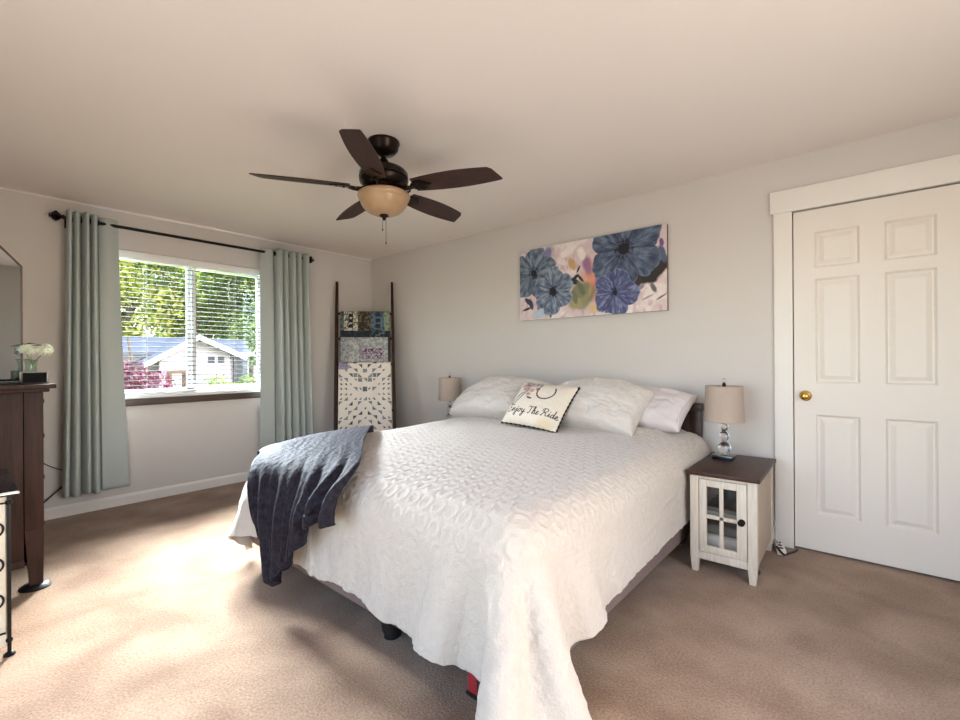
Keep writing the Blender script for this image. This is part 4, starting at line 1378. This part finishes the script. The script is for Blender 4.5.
def q_low(U, V, W_):
    n = 11
    cs = W_ / n
    f = U / cs
    g = V / cs
    i, j = np.floor(f).astype(int), np.floor(g).astype(int)
    fx, fy = f - i, g - j
    si = np.minimum(i, n - 1 - i)
    fxs = np.where(i > n // 2, 1 - fx, fx)
    jj = np.abs(j - 5)
    fys = np.where(j > 5, 1 - fy, fy)
    col = np.ones(U.shape + (3,)) * C3(234, 226, 214)
    h = np.sin(si * 12.9898 + jj * 78.233 + 1.7) * 43758.5453
    h = h - np.floor(h)
    pal = [C3(70, 64, 60), C3(104, 106, 116), C3(92, 80, 66), C3(60, 62, 72)]
    kind = (si * 3 + jj * 5) % 4
    mk = np.zeros(U.shape, bool)
    for k in range(4):
        mk |= (kind == k) & tri_mask(fxs, fys, k)
    sm = mk & (np.maximum(np.abs(fxs - 0.5), np.abs(fys - 0.5)) < 0.44)
    sel = (h < 0.62) & sm & ((si + jj) % 2 == 1)
    small = (h >= 0.62) & (h < 0.90) & ((fxs - 0.5) ** 2 + (fys - 0.5) ** 2 < 0.09) & (fxs > fys)
    tex = speck(U, V, 120, 21, 0.5)
    for k in range(4):
        s_ = (sel | small) & ((si * 7 + jj * 3) % 4 == k)
        c = mixc(col * 0 + pal[k], pal[k] * 2.4 + 0.05, tex * 0.7)
        col = np.where(s_[..., None], c, col)
    ctr = (np.abs(i - 5) < 1) & (jj < 1)
    col = np.where(ctr[..., None], mixc(col * 0 + C3(72, 80, 92), C3(120, 128, 136), tex), col)
    for (ai, aj) in ((4, 3), (5, 1), (3, 2)):
        s_ = (si == ai) & (j == aj) & (np.maximum(np.abs(fx - 0.5), np.abs(fy - 0.5)) < 0.42)
        col = np.where(s_[..., None], mixc(col * 0 + C3(110, 114, 122), C3(150, 152, 156), tex), col)
    corner = (i < 2) & (V < 0.06)
    col = np.where(corner[..., None], mixc(col * 0 + C3(128, 116, 146), C3(168, 158, 180), tex), col)
    return col
quilt('quilt', 'dark teal patchwork quilt on the ladder, the topmost of three', rung_z[0], 0.045, LW - 0.030, 0.28, 0.25, 0.004, q_top, 1)
quilt('quilt', 'pale grey and purple patchwork quilt in the middle of the ladder', rung_z[1], 0.040, LW - 0.030, 0.265, 0.25, 0.004, q_mid, 2)
quilt('quilt', 'cream quilt scattered with small dark triangles, lowest on the ladder', rung_z[2], 0.030, LW - 0.024, 0.80, 0.40, 0.004, q_low, 3)

# ================================================================== TALL CHEST BY THE CURTAIN
cx0, cx1, cy0, cy1, ch = 0.22, 1.350, -3.530, -3.015, 1.040
ch_ = thing('dresser', 'tall dark wood dresser between the window curtain and the cream cabinet', 'dresser', ((cx0 + cx1) / 2, (cy0 + cy1) / 2, 0))
bm = bmesh.new()
box(bm, (cx0 - 0.045, cy0 - 0.02, ch - 0.022), (cx1 + 0.048, cy1 + 0.045, ch), 0.005)
box(bm, (cx0 - 0.022, cy0 - 0.01, ch - 0.040), (cx1 + 0.024, cy1 + 0.022, ch - 0.0222), 0.006)
obj('top', bm, M['darkwood'], ch_, label='moulded dark top')
for a in (cx0, cx1 - 0.055):
    for b in (cy0, cy1 - 0.072):
        bm = bmesh.new()
        box(bm, (a, b, 0.30), (a + 0.055, b + 0.072, ch - 0.0405), 0.003)
        sgn = 1 if b > -3.3 else -1
        k0 = b if sgn > 0 else b
        rings(bm, [[(a + 0.004, b + (0.018 if sgn > 0 else 0.004), 0.02), (a + 0.051, b + (0.018 if sgn > 0 else 0.004), 0.02), (a + 0.051, b + (0.068 if sgn > 0 else 0.054), 0.02), (a + 0.004, b + (0.068 if sgn > 0 else 0.054), 0.02)],
                   [(a, b, 0.30), (a + 0.055, b, 0.30), (a + 0.055, b + 0.072, 0.30), (a, b + 0.072, 0.30)]])
        lg = obj('leg', bm, M['darkwood'], ch_)
        bm = bmesh.new()
        lathe(bm, [(0.0, 0), (0.062, 0.0), (0.064, 0.006), (0.054, 0.014), (0.046, 0.0195), (0.0, 0.0195)], (a + 0.0275, b + 0.040, 0.0), 28)
        obj('slider_disc', bm, M['blackpaint'], lg, label='black furniture slider')
for a in (cx0 + 0.012, cx1 - 0.032):
    bm = bmesh.new()
    w_ = (cy1 - 0.072 - (cy0 + 0.072)) / 3
    for k in range(3):
        ya = cy0 + 0.072 + k * w_
        box(bm, (a, ya + 0.0012, 0.155), (a + 0.020, ya + w_ - 0.0012, ch - 0.0405), 0.002)
    obj('side_panel', bm, M['darkwood'], ch_)
    obj('side_rail', B((a + 0.002, cy0 + 0.072, 0.118), (a + 0.024, cy1 - 0.072, 0.155), 0.002), M['darkwood'], ch_)
obj('back_panel', B((cx0 + 0.055, cy0 + 0.005, 0.118), (cx1 - 0.055, cy0 + 0.015, ch - 0.0405)), M['darkwood'], ch_)
obj('case_bottom', B((cx0 + 0.03, cy0 + 0.02, 0.118), (cx1 - 0.034, cy1 - 0.03, 0.134)), M['darkwood'], ch_)
zz = 0.142
for hgt in (0.265, 0.225, 0.205, 0.155):
    bm = B((cx0 + 0.058, cy1 - 0.028, zz), (cx1 - 0.058, cy1 - 0.006, zz + hgt), 0.004)
    dr = obj('drawer', bm, M['darkwood'], ch_)
    for xk in (cx0 + 0.20, cx1 - 0.20):
        bm = bmesh.new()
        lathe(bm, [(0, 0), (0.011, 0.0), (0.006, 0.006), (0.006, 0.014), (0.015, 0.020), (0.014, 0.027), (0.0, 0.030)], (xk, cy1 - 0.006, zz + hgt / 2), 18, (0, 1, 0))
        obj('knob', bm, M['blackmetal'], dr)
    zz += hgt + 0.009

# mirror with clipped corners, standing on the chest
mx_ = 0.985
ya, yb, za, zb2 = -3.495, -3.061, ch, 1.815
c_ = 0.105
ol = [(mx_, yb, za), (mx_, yb, zb2 - 0.125), (mx_, yb - c_, zb2), (mx_, ya + c_, zb2), (mx_, ya, zb2 - 0.125), (mx_, ya, za)]
mr = thing('dresser_mirror', 'grey mirror with clipped corner standing upright on the tall dresser', 'mirror', (mx_, (ya + yb) / 2, za))
bm = bmesh.new()
prism(bm, ol, (-0.022, 0, 0))
obj('backing', bm, M['mirror_edge'], mr, smooth=False)
inset = 0.010
cyo, czo = (ya + yb) / 2, (za + zb2) / 2
il = [(mx_ + 0.0006, cyo + (p[1] - cyo) * (1 - 2 * inset / (yb - ya)), czo + (p[2] - czo) * (1 - 2 * inset / (zb2 - za))) for p in ol]
bm = bmesh.new()
prism(bm, il, (0.0015, 0, 0))
obj('mirror_glass', bm, M['mirror'], mr, smooth=False, label='silver mirror glass')
bm = bmesh.new()
box(bm, (mx_ - 0.10, -3.42, ch), (mx_ - 0.0225, -3.14, ch + 0.03), 0.003)
obj('stand_foot', bm, M['mirror_edge'], mr)

# glass vase with three blooms
vx, vy = 1.175, -3.046
vs = thing('flower_vase', 'small pale glass vase of white and green blooms on the dresser', 'vase', (vx, vy, ch))
bm = bmesh.new()
pr = [(0.001, 0.0), (0.034, 0.0), (0.040, 0.008), (0.040, 0.030), (0.032, 0.050), (0.024, 0.075), (0.024, 0.105), (0.030, 0.126), (0.027, 0.126), (0.021, 0.105), (0.021, 0.075), (0.029, 0.050), (0.036, 0.030), (0.036, 0.008), (0.001, 0.005)]
lathe(bm, pr, (vx, vy, ch), 32)
obj('glass', bm, M['vaseglass'], vs, label='pale clear glass jar')
def bloom(c, r_, seed):
    rnd = random.Random(seed)
    bm = bmesh.new()
    sphere(bm, c, r_ * 0.62, 14)
    for k in range(70):
        d_ = Vector((rnd.gauss(0, 1), rnd.gauss(0, 1), rnd.gauss(0, 1))).normalized()
        x_, y_, _ = frame_of(d_)
        p = Vector(c) + d_ * r_ * rnd.uniform(0.78, 1.0)
        s_ = r_ * 0.30
        ce = bm.verts.new(p - d_ * s_ * 0.3)
        for q in range(4):
            a_ = q * math.pi / 2 + rnd.random()
            e1 = x_ * math.cos(a_) + y_ * math.sin(a_)
            e2 = x_ * math.cos(a_ + 0.9) + y_ * math.sin(a_ + 0.9)
            e3 = (e1 + e2) * 0.72
            bm.faces.new((ce, bm.verts.new(p + e1 * s_ * 0.7), bm.verts.new(p + e3 * s_ + d_ * s_ * 0.25), bm.verts.new(p + e2 * s_ * 0.7)))
    return bm
for k, (c, r_) in enumerate((((1.165, -3.062, ch + 0.182), 0.027), ((1.190, -3.046, ch + 0.168), 0.019), ((1.19, -2.990, ch + 0.178), 0.034))):
    bm = bloom(c, r_, k + 3)
    f_ = obj('bloom', bm, M['petal'], vs, label='pale green globe bloom' if k == 2 else None)
    bm = bmesh.new()
    tube(bm, smooth_path([(vx, vy, ch + 0.012), (vx + 0.004, vy + 0.004, ch + 0.09), ((vx + c[0]) / 2, (vy + c[1]) / 2, ch + 0.135), (c[0], c[1], c[2] - r_ * 0.4)], 6), 0.0022, 6)
    obj('stem', bm, M['stem'], vs)
bm = bmesh.new()
for (px, py, pz, a_) in ((1.16, -3.08, ch + 0.205, 2.6), (1.185, -3.05, ch + 0.208, 0.6), (1.20, -3.02, ch + 0.200, 1.2), (1.16, -3.055, ch + 0.125, -0.8)):
    d_ = Vector((math.cos(a_) * 0.4, math.sin(a_), 0.05)).normalized()
    n_ = d_.cross(Vector((0, 0, 1)))
    p = Vector((px, py, pz))
    o1 = [p - d_ * 0.026, p + n_ * 0.011 + Vector((0, 0, 0.006)), p + d_ * 0.030, p - n_ * 0.011 + Vector((0, 0, 0.004))]
    prism(bm, o1, (0, 0, 0.0012))
obj('leaves', bm, M['leafdark'], vs)

# small black clock with silver shell, and a remote
ck = thing('clock_radio', 'small black-faced box clock with silver case in front of the vase', 'clock', (1.265, -3.035, ch))
def rotbox(c, sx, sy, sz, ang, bev):
    bm = B((-sx / 2, -sy / 2, 0), (sx / 2, sy / 2, sz), bev, 3)
    bm.transform(Matrix.Translation(Vector(c)) @ Matrix.Rotation(ang, 4, 'Z'))
    return bm
obj('case', rotbox((1.262, -3.040, ch), 0.050, 0.104, 0.064, 0.12, 0.007), M['steel'], ck)
obj('face', rotbox((1.262 + 0.0245, -3.0405, ch + 0.006), 0.004, 0.092, 0.052, 0.12, 0.0015), M['blackmatte'], ck, label='black display face')
rm = thing('remote_control', 'black remote control lying on the dresser before the mirror', 'remote', (1.255, -3.145, ch))
obj('body', rotbox((1.255, -3.145, ch), 0.045, 0.150, 0.014, 0.25, 0.005), M['blackpaint'], rm)
bm = bmesh.new()
for i in range(3):
    for j in range(6):
        c = Matrix.Rotation(0.25, 4, 'Z') @ Vector((-0.012 + 0.012 * i, -0.055 + 0.020 * j, 0))
        cyl(bm, (1.255 + c.x, -3.145 + c.y, ch + 0.0139), (1.255 + c.x, -3.145 + c.y, ch + 0.0155), 0.0035, seg=10)
obj('buttons', bm, M['steel'], rm)

# ---- cream cabinet with iron scrollwork, nearest on that wall
kx0, kx1, ky0, ky1, kh = 1.460, 2.005, -3.560, -3.172, 0.646
kb = thing('accent_cabinet', 'cream cabinet with black top and iron scroll corners beside the tall dresser', 'cabinet', ((kx0 + kx1) / 2, (ky0 + ky1) / 2, 0))
bm = bmesh.new()
box(bm, (kx0 - 0.02, ky0 - 0.015, kh - 0.018), (kx1 + 0.018, ky1 + 0.020, kh), 0.003)
tp = obj('top', bm, M['blackshine'], kb, label='black top with pale edge')
bm = bmesh.new()
box(bm, (kx0 - 0.021, ky0 - 0.016, kh - 0.012), (kx1 + 0.019, ky1 + 0.021, kh - 0.007), 0.001)
obj('edge_band', bm, M['steel'], tp)
obj('case', B((kx0 + 0.012, ky0 + 0.012, 0.035), (kx1 - 0.012, ky1 - 0.016, kh - 0.0185), 0.004), M['cream'], kb, label='cream painted case')
for a in (kx0 + 0.002, kx1 - 0.012):
    for b in (ky0 + 0.002, ky1 - 0.014):
        bm = bmesh.new()
        box(bm, (a, b, 0.0), (a + 0.012, b + 0.012, kh - 0.0185), 0.002)
        lathe(bm, [(0, 0), (0.018, 0.0), (0.018, 0.006), (0.010, 0.014), (0.0, 0.016)], (a + 0.006, b + 0.006, 0.0), 16)
        sphere(bm, (a + 0.006, b + 0.006, kh - 0.045), 0.011, 12)
        sphere(bm, (a + 0.006, b + 0.006, 0.060), 0.011, 12)
        obj('corner_post', bm, M['blackmetal'], kb, label='black iron corner post')
bm = bmesh.new()
for zc in (0.50, 0.36, 0.22):
    for yc in (-3.225, -3.305, -3.385, -3.465):
        torus(bm, (kx1 - 0.008, yc, zc), 0.030, 0.0035, (1, 0, 0), 24, 6)
        torus(bm, (kx1 - 0.008, yc, zc + 0.07), 0.012, 0.003, (1, 0, 0), 16, 6)
tube(bm, [(kx1 - 0.007, -3.19, 0.09), (kx1 - 0.007, -3.55, 0.09)], 0.004, 6)
tube(bm, [(kx1 - 0.007, -3.19, 0.60), (kx1 - 0.007, -3.55, 0.60)], 0.004, 6)
obj('scrollwork', bm, M['blackmetal'], kb, label='black iron scrollwork')
bm = bmesh.new()
box(bm, (kx0 + 0.03, ky1 - 0.016, 0.07), ((kx0 + kx1) / 2 - 0.003, ky1 - 0.004, kh - 0.05), 0.003)
obj('cabinet_door', bm, M['cream'], kb)
bm = bmesh.new()
box(bm, ((kx0 + kx1) / 2 + 0.003, ky1 - 0.016, 0.07), (kx1 - 0.03, ky1 - 0.004, kh - 0.05), 0.003)
obj('cabinet_door', bm, M['cream'], kb)

# ================================================================== CORDS, OUTLET, CASE UNDER THE BED
def cord(label, pts, r_, m, cat='cord'):
    bm = bmesh.new()
    tube(bm, smooth_path(pts, 8), r_, 8)
    return tag(obj('cable', bm, m), label, cat)
cord('thin black cord drooping from the dresser towards the curtain', [(0.165, -3.30, 0.62), (0.10, -3.05, 0.55), (0.03, -2.92, 0.455), (0.022, -2.87, 0.405), (0.022, -2.80, 0.36), (0.022, -2.70, 0.325), (0.012, -2.62, 0.32)], 0.0035, M['blackpaint'])
cord('thick black cord rising from behind the dresser to the curtain hem', [(0.15, -3.30, 0.0065), (0.10, -3.05, 0.02), (0.024, -2.94, 0.085), (0.020, -2.88, 0.140), (0.020, -2.80, 0.215), (0.020, -2.72, 0.275), (0.012, -2.64, 0.31)], 0.006, M['blackpaint'])
wo = thing('wall_outlet', 'white wall outlet behind the curtain near the dresser', 'outlet', (0.0, -2.63, 0.32))
obj('plate', B((0.0005, -2.665, 0.262), (0.006, -2.595, 0.378), 0.002), M['plastic_white'], wo)
bm = bmesh.new()
for zc in (0.295, 0.345):
    cyl(bm, (0.006, -2.63, zc), (0.0075, -2.63, zc), 0.014, seg=16)
obj('socket', bm, M['plastic_white'], wo)
wo2 = thing('wall_outlet', 'white wall outlet low between the nightstand and the panelled door', 'outlet', (4.085, 0.0, 0.20))
obj('plate', B((4.05, -0.006, 0.142), (4.12, -0.0005, 0.258), 0.002), M['plastic_white'], wo2)
bm = bmesh.new()
box(bm, (4.070, -0.030, 0.205), (4.100, -0.0062, 0.240), 0.004)
obj('plug', bm, M['plastic_white'], wo2)
ad = thing('power_strip', 'white power strip on the carpet beside the nightstand', 'power strip', (4.155, -0.075, 0.0))
obj('body', rotbox((4.165, -0.105, 0.0), 0.045, 0.15, 0.032, 0.25, 0.006), M['plastic_white'], ad)
bm = bmesh.new()
for t in (-0.045, 0.0, 0.045):
    c = Matrix.Rotation(0.25, 4, 'Z') @ Vector((0, t, 0))
    cyl(bm, (4.165 + c.x, -0.105 + c.y, 0.0318), (4.165 + c.x, -0.105 + c.y, 0.034), 0.012, seg=14)
obj('sockets', bm, M['blackpaint'], ad)
cord('black cord looping along the carpet to the door casing', [(4.155, -0.16, 0.040), (4.19, -0.20, 0.020), (4.20, -0.17, 0.007), (4.215, -0.13, 0.007), (4.235, -0.085, 0.007), (4.243, -0.040, 0.006)], 0.006, M['blackpaint'])
cord('thin white cord hanging from the low outlet', [(4.098, -0.034, 0.215), (4.135, -0.06, 0.150), (4.125, -0.07, 0.09), (4.150, -0.08, 0.05), (4.155, -0.085, 0.038)], 0.003, M['plastic_white'])
bm = bmesh.new()
lathe(bm, [(0, 0), (0.030, 0), (0.032, 0.008), (0.026, 0.018), (0.018, 0.026), (0.0, 0.028)], (4.10, -0.52, 0.0), 20)
tag(obj('floor_switch', bm, M['blackpaint']), 'round black switch lying on the carpet under the nightstand', 'switch')
bg_ = thing('storage_case', 'red and navy cloth case pushed under the foot of the bed', 'case', (3.50, -1.95, 0))
obj('body', B((3.562, -2.170, 0.0), (3.63, -1.72, 0.098), 0.008), M['navy'], bg_)
obj('red_panel', B((3.518, -2.172, 0.0), (3.561, -1.72, 0.098), 0.006), M['rugred'], bg_, label='red end panel')
obj('trim', B((3.515, -2.178, 0.0), (3.634, -2.1725, 0.012), 0.002), M['blackpaint'], bg_)

# ================================================================== OUTSIDE THE WINDOW
GZ = -1.9
struct('ground', B((-60, -30, GZ - 0.3), (-0.6, 45, GZ)), M['lawn'])
hs = thing('neighbour_house', 'pale lap-sided house with grey gable roof seen through the window', 'house', (-21.5, 4.5, GZ))
# along the view: x = -20 is the gable front
def ypx(px, x):
    """y on the plane x where the photo column px looks"""
    dx = fwd.x + (px - 480) / F_PX * rt.x
    dy = fwd.y + (px - 480) / F_PX * rt.y
    return CAM.y + (x - CAM.x) / dx * dy
def zpx(px, py, x):
    dx = fwd.x + (px - 480) / F_PX * rt.x - (py - 360) / F_PX * up.x
    dz = (px - 480) / F_PX * rt.z - (py - 360) / F_PX * up.z
    return CAM.z + (x - CAM.x) / dx * dz
gx = -20.0
gl, gp, gr = ypx(146, gx), ypx(195, gx), ypx(236, gx)
ez, pz = zpx(146, 361, gx), zpx(195, 338, gx)
ez_r = zpx(233, 354, gx)
def lap(bm, poly_z, y0f, y1f, x, z0, z1, hh=0.2):
    """horizontal boards between z0 and z1; y limits depend on z"""
    z = z0
    while z < z1 - 1e-4:
        zb_ = min(z + hh, z1)
        a0, a1, b0, b1 = y0f(z), y1f(z), y0f(zb_), y1f(zb_)
        if a1 - a0 > 0.02:
            vs_ = [(x + 0.03, a0, z), (x + 0.03, a1, z), (x, max(b1, b0 + 0.01), zb_), (x, b0, zb_)]
            f_ = [bm.verts.new(p) for p in vs_]
            g_ = [bm.verts.new((p[0] - 0.12, p[1], p[2])) for p in vs_]
            bm.faces.new(f_)
            bm.faces.new(list(reversed(g_)))
            for i in range(4):
                bm.faces.new((f_[i], g_[i], g_[(i + 1) % 4], f_[(i + 1) % 4]))
        z = zb_
bm = bmesh.new()
lap(bm, None, lambda z: gl + 0.5 if z <= ez else gl + 0.5 + (z - ez) / (pz - ez) * (gp - gl - 0.5), lambda z: gr - 0.3 if z <= ez_r else gr - 0.3 + (z - ez_r) / (pz - ez_r) * (gp - gr + 0.3), gx, GZ, pz - 0.12)
obj('gable_wall', bm, M['siding'], hs)
bm = bmesh.new()
mL, mR = ypx(112, gx - 1.5), ypx(248, gx - 1.5)
lap(bm, None, lambda z: mL, lambda z: mR, gx - 1.5, GZ, ez_r + 0.05)
obj('main_wall', bm, M['siding'], hs)
# gable roof planes and the main roof behind
def slab(bm, a, b, c, d, t=0.12):
    p = [Vector(a), Vector(b), Vector(c), Vector(d)]
    prism(bm, p, (0, 0, -t))
bm = bmesh.new()
ov = 0.55
slab(bm, (gx + ov, gp, pz + 0.12), (gx + ov, gl - 0.2, ez - 0.10), (gx - 6, gl - 0.2, ez - 0.10), (gx - 6, gp, pz + 0.12))
slab(bm, (gx + ov, gp, pz + 0.12), (gx - 6, gp, pz + 0.12), (gx - 6, gr + 0.25, ez_r - 0.10), (gx + ov, gr + 0.25, ez_r - 0.10))
obj('gable_roof', bm, M['roof'], hs)
bm = bmesh.new()
rz_ = zpx(160, 337, gx - 4.5)
rl_, rr_ = ypx(100, gx - 4.5), ypx(242, gx - 4.5)
el = zpx(252, 353, gx - 1.0)
slab(bm, (gx - 1.0, ypx(100, gx - 1.0), el), (gx - 1.0, ypx(253, gx - 1.0), el), (gx - 4.5, rr_, rz_), (gx - 4.5, rl_, rz_))
slab(bm, (gx - 4.5, rl_, rz_), (gx - 4.5, rr_, rz_), (gx - 8.0, rr_ + 0.6, el), (gx - 8.0, rl_, el))
obj('main_roof', bm, M['roof'], hs)
bm = bmesh.new()
def fascia(a, b, h_=0.24):
    a, b = Vector(a), Vector(b)
    prism(bm, [a, b, b - Vector((0, 0, h_)), a - Vector((0, 0, h_))], (0.05, 0, 0))
fascia((gx + ov, gl - 0.2, ez - 0.08), (gx + ov, gp, pz + 0.14))
fascia((gx + ov, gp, pz + 0.14), (gx + ov, gr + 0.25, ez_r - 0.08))
fascia((gx - 0.98, gr + 0.3, el + 0.02), (gx - 0.98, ypx(253, gx - 1.0), el + 0.02), 0.16)
obj('fascia', bm, M['exttrim'], hs, smooth=False)
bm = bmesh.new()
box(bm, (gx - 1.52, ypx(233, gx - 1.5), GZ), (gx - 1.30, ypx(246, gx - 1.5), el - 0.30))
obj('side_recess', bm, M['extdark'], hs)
bm = bmesh.new()
yv = ypx(216, gx)
for dy in (-0.22, 0.22):
    box(bm, (gx + 0.03, yv + dy - 0.14, zpx(216, 360, gx) - 0.15), (gx + 0.06, yv + dy + 0.14, zpx(216, 360, gx) + 0.15))
obj('gable_vent', bm, M['extdark'], hs)
bt = thing('garden_bench', 'brown slatted garden bench before the neighbouring house', 'bench', (-15.5, ypx(178, -15.5), GZ))
yb0, yb1 = ypx(165, -15.5), ypx(188, -15.5)
zt_ = zpx(176, 371, -15.5)
bm = bmesh.new()
for k in range(3):
    box(bm, (-15.7 + 0.16 * k, yb0, zt_ - 0.10), (-15.58 + 0.16 * k, yb1, zt_))
obj('top', bm, M['patio'], bt)
for y in (yb0 + 0.08, yb1 - 0.16):
    for x in (-15.68, -15.34):
        obj('leg', B((x, y, GZ), (x + 0.08, y + 0.08, zt_ - 0.10)), M['patio'], bt)

LEAFCOL = {
    'yellow': ((196, 196, 84), (128, 140, 54), (226, 220, 130)),
    'green': ((120, 140, 58), (70, 92, 40), (186, 192, 92)),
    'red': ((122, 46, 72), (78, 30, 50), (180, 108, 128)),
    'lime': ((160, 186, 78), (104, 132, 52), (210, 220, 130)),
}
def foliage(lobes, n, size, pal, seed):
    """leaf cards scattered through the lobes (centre, radius) as one mesh with leaf colours"""
    rng = np.random.RandomState(seed)
    cen = np.array([l[0] for l in lobes]); rad = np.array([l[1] for l in lobes])
    w = (rad if rad.ndim == 1 else rad.prod(1) ** (1 / 3.)) ** 2
    pick = rng.choice(len(lobes), n, p=w / w.sum())
    d = rng.randn(n, 3); d /= np.linalg.norm(d, axis=1, keepdims=True)
    rr = rng.uniform(0.55, 1.0, n) ** 0.6
    R_ = rad[pick] if rad.ndim == 2 else np.repeat(rad[pick][:, None], 3, 1)
    c = cen[pick] + d * rr[:, None] * R_ + rng.randn(n, 3) * size * 0.8
    a = rng.randn(n, 3); a /= np.linalg.norm(a, axis=1, keepdims=True)
    b = np.cross(a, rng.randn(n, 3)); b /= np.linalg.norm(b, axis=1, keepdims=True)
    s = size * rng.uniform(0.6, 1.3, n)[:, None]
    v = np.stack([c - a * s, c + b * s * 0.5, c + a * s, c - b * s * 0.5], 1).reshape(-1, 3)
    me = bpy.data.meshes.new('foliage')
    me.vertices.add(4 * n)
    me.vertices.foreach_set('co', v.astype(np.float32).ravel())
    me.loops.add(4 * n)
    me.loops.foreach_set('vertex_index', np.arange(4 * n, dtype=np.int32))
    me.polygons.add(n)
    me.polygons.foreach_set('loop_start', np.arange(0, 4 * n, 4, dtype=np.int32))
    me.update(calc_edges=True)
    pc = np.array([C3(*x) for x in LEAFCOL[pal]])
    cc = pc[rng.choice(3, n, p=(0.5, 0.28, 0.22))] * rng.uniform(0.85, 1.15, n)[:, None]
    at = me.color_attributes.new('Col', 'FLOAT_COLOR', 'POINT')
    at.data.foreach_set('color', np.concatenate([np.repeat(cc, 4, 0), np.ones((4 * n, 1))], 1).astype(np.float32).ravel())
    return me

def tree(name, label, cat, base, lobes, n, size, pal, seed, trunk=0.2, group=None, branches=6):
    t = thing(name, label, cat, base, group)
    bm = bmesh.new()
    top = max(l[0][2] for l in lobes)
    b = Vector(base)
    tube(bm, smooth_path([b, b + Vector((0.05, 0.1, (top - b.z) * 0.4)), b + Vector((-0.05, -0.1, (top - b.z) * 0.85))], 5), [trunk * (1 - 0.06 * i) for i in range(11)], 8)
    rnd = random.Random(seed)
    for l in lobes[:branches]:
        s0 = b + Vector((0, 0, (top - b.z) * rnd.uniform(0.25, 0.6)))
        e0 = Vector(l[0])
        mid = (s0 + e0) / 2 + Vector((rnd.uniform(-.3, .3), rnd.uniform(-.3, .3), 0.3))
        pts = smooth_path([s0, mid, e0], 5)
        tube(bm, pts, [trunk * 0.35 * (1 - 0.07 * i) for i in range(len(pts))], 6)
    obj('trunk', bm, M['bark'], t)
    obj('foliage', foliage(lobes, n, size, pal, seed), M['leaf_yellow'], t, smooth=False)
    return t

def lobes_for(cx, cy, z0, z1, rx, n, seed):
    rnd = random.Random(seed)
    return [((cx + rnd.uniform(-0.5, 0.5) * rx, cy + rnd.uniform(-1, 1) * rx * 0.75, rnd.uniform(z0, z1)), rnd.uniform(0.28, 0.5) * rx) for _ in range(n)]

tree_specs = [
    ('tall yellow-green tree behind the house at the left window pane, with bare twigs', -31, 128, 'yellow', 3.4, 1),
    ('broad bright tree rising directly behind the house gable', -34, 168, 'yellow', 4.0, 2),
    ('dark green tree standing behind the window mullion', -30, 196, 'green', 3.2, 3),
    ('large lime tree filling the middle of the window pane by the mullion', -35, 222, 'lime', 4.2, 4),
    ('leafy tree standing over the right end of the house roof', -30, 250, 'lime', 3.2, 5),
    ('dense green tree closest to the window edge by the ladder-side curtain', -27, 275, 'green', 3.2, 6),
    ('far green tree beyond the curtain nearest the dresser', -33, 100, 'green', 3.6, 7),
]
for k, (lab, x, px, pal, rx, sd) in enumerate(tree_specs):
    y = ypx(px, x)
    tree('garden_tree', lab, 'tree', (x, y, GZ), lobes_for(x, y, 0.3, 9.2, rx, 15, sd), 5200, 0.20, pal, sd + 10, 0.22, 'trees beyond the house')
x = -8.2
y = ypx(134, x)
tree('red_maple', 'red-leaved maple outside near the dresser-side curtain', 'tree', (x, y, GZ), [((x, y - 0.1, 0.75), 0.42), ((x + 0.1, y + 0.35, 0.55), 0.40), ((x, y - 0.55, 0.85), 0.5), ((x - 0.1, y + 0.1, 0.1), 0.55), ((x, y + 0.55, 0.05), 0.40), ((x, y - 0.8, 0.2), 0.5), ((x + 0.1, y - 0.95, 2.35), 0.30)], 3600, 0.055, 'red', 33, 0.06)
x = -11.0
y = ypx(216, x)
tree('leafy_shrub', 'bright green shrub outside in front of the pale house', 'shrub', (x, y, GZ), [((x, y, 0.30), 0.42), ((x, y + 0.40, 0.15), 0.34), ((x, y - 0.45, 0.02), 0.36), ((x, y - 0.1, -0.35), 0.6), ((x, y + 0.6, -0.3), 0.45)], 2600, 0.06, 'lime', 35, 0.05)
x = -12.5
y = ypx(250, x)
tree('leafy_shrub', 'low bluish shrub outside at the corner of the neighbouring house', 'shrub', (x, y, GZ), [((x, y, 0.15), 0.5), ((x, y + 0.5, 0.0), 0.5), ((x, y - 0.3, -0.4), 0.5)], 1800, 0.06, 'green', 36, 0.05)
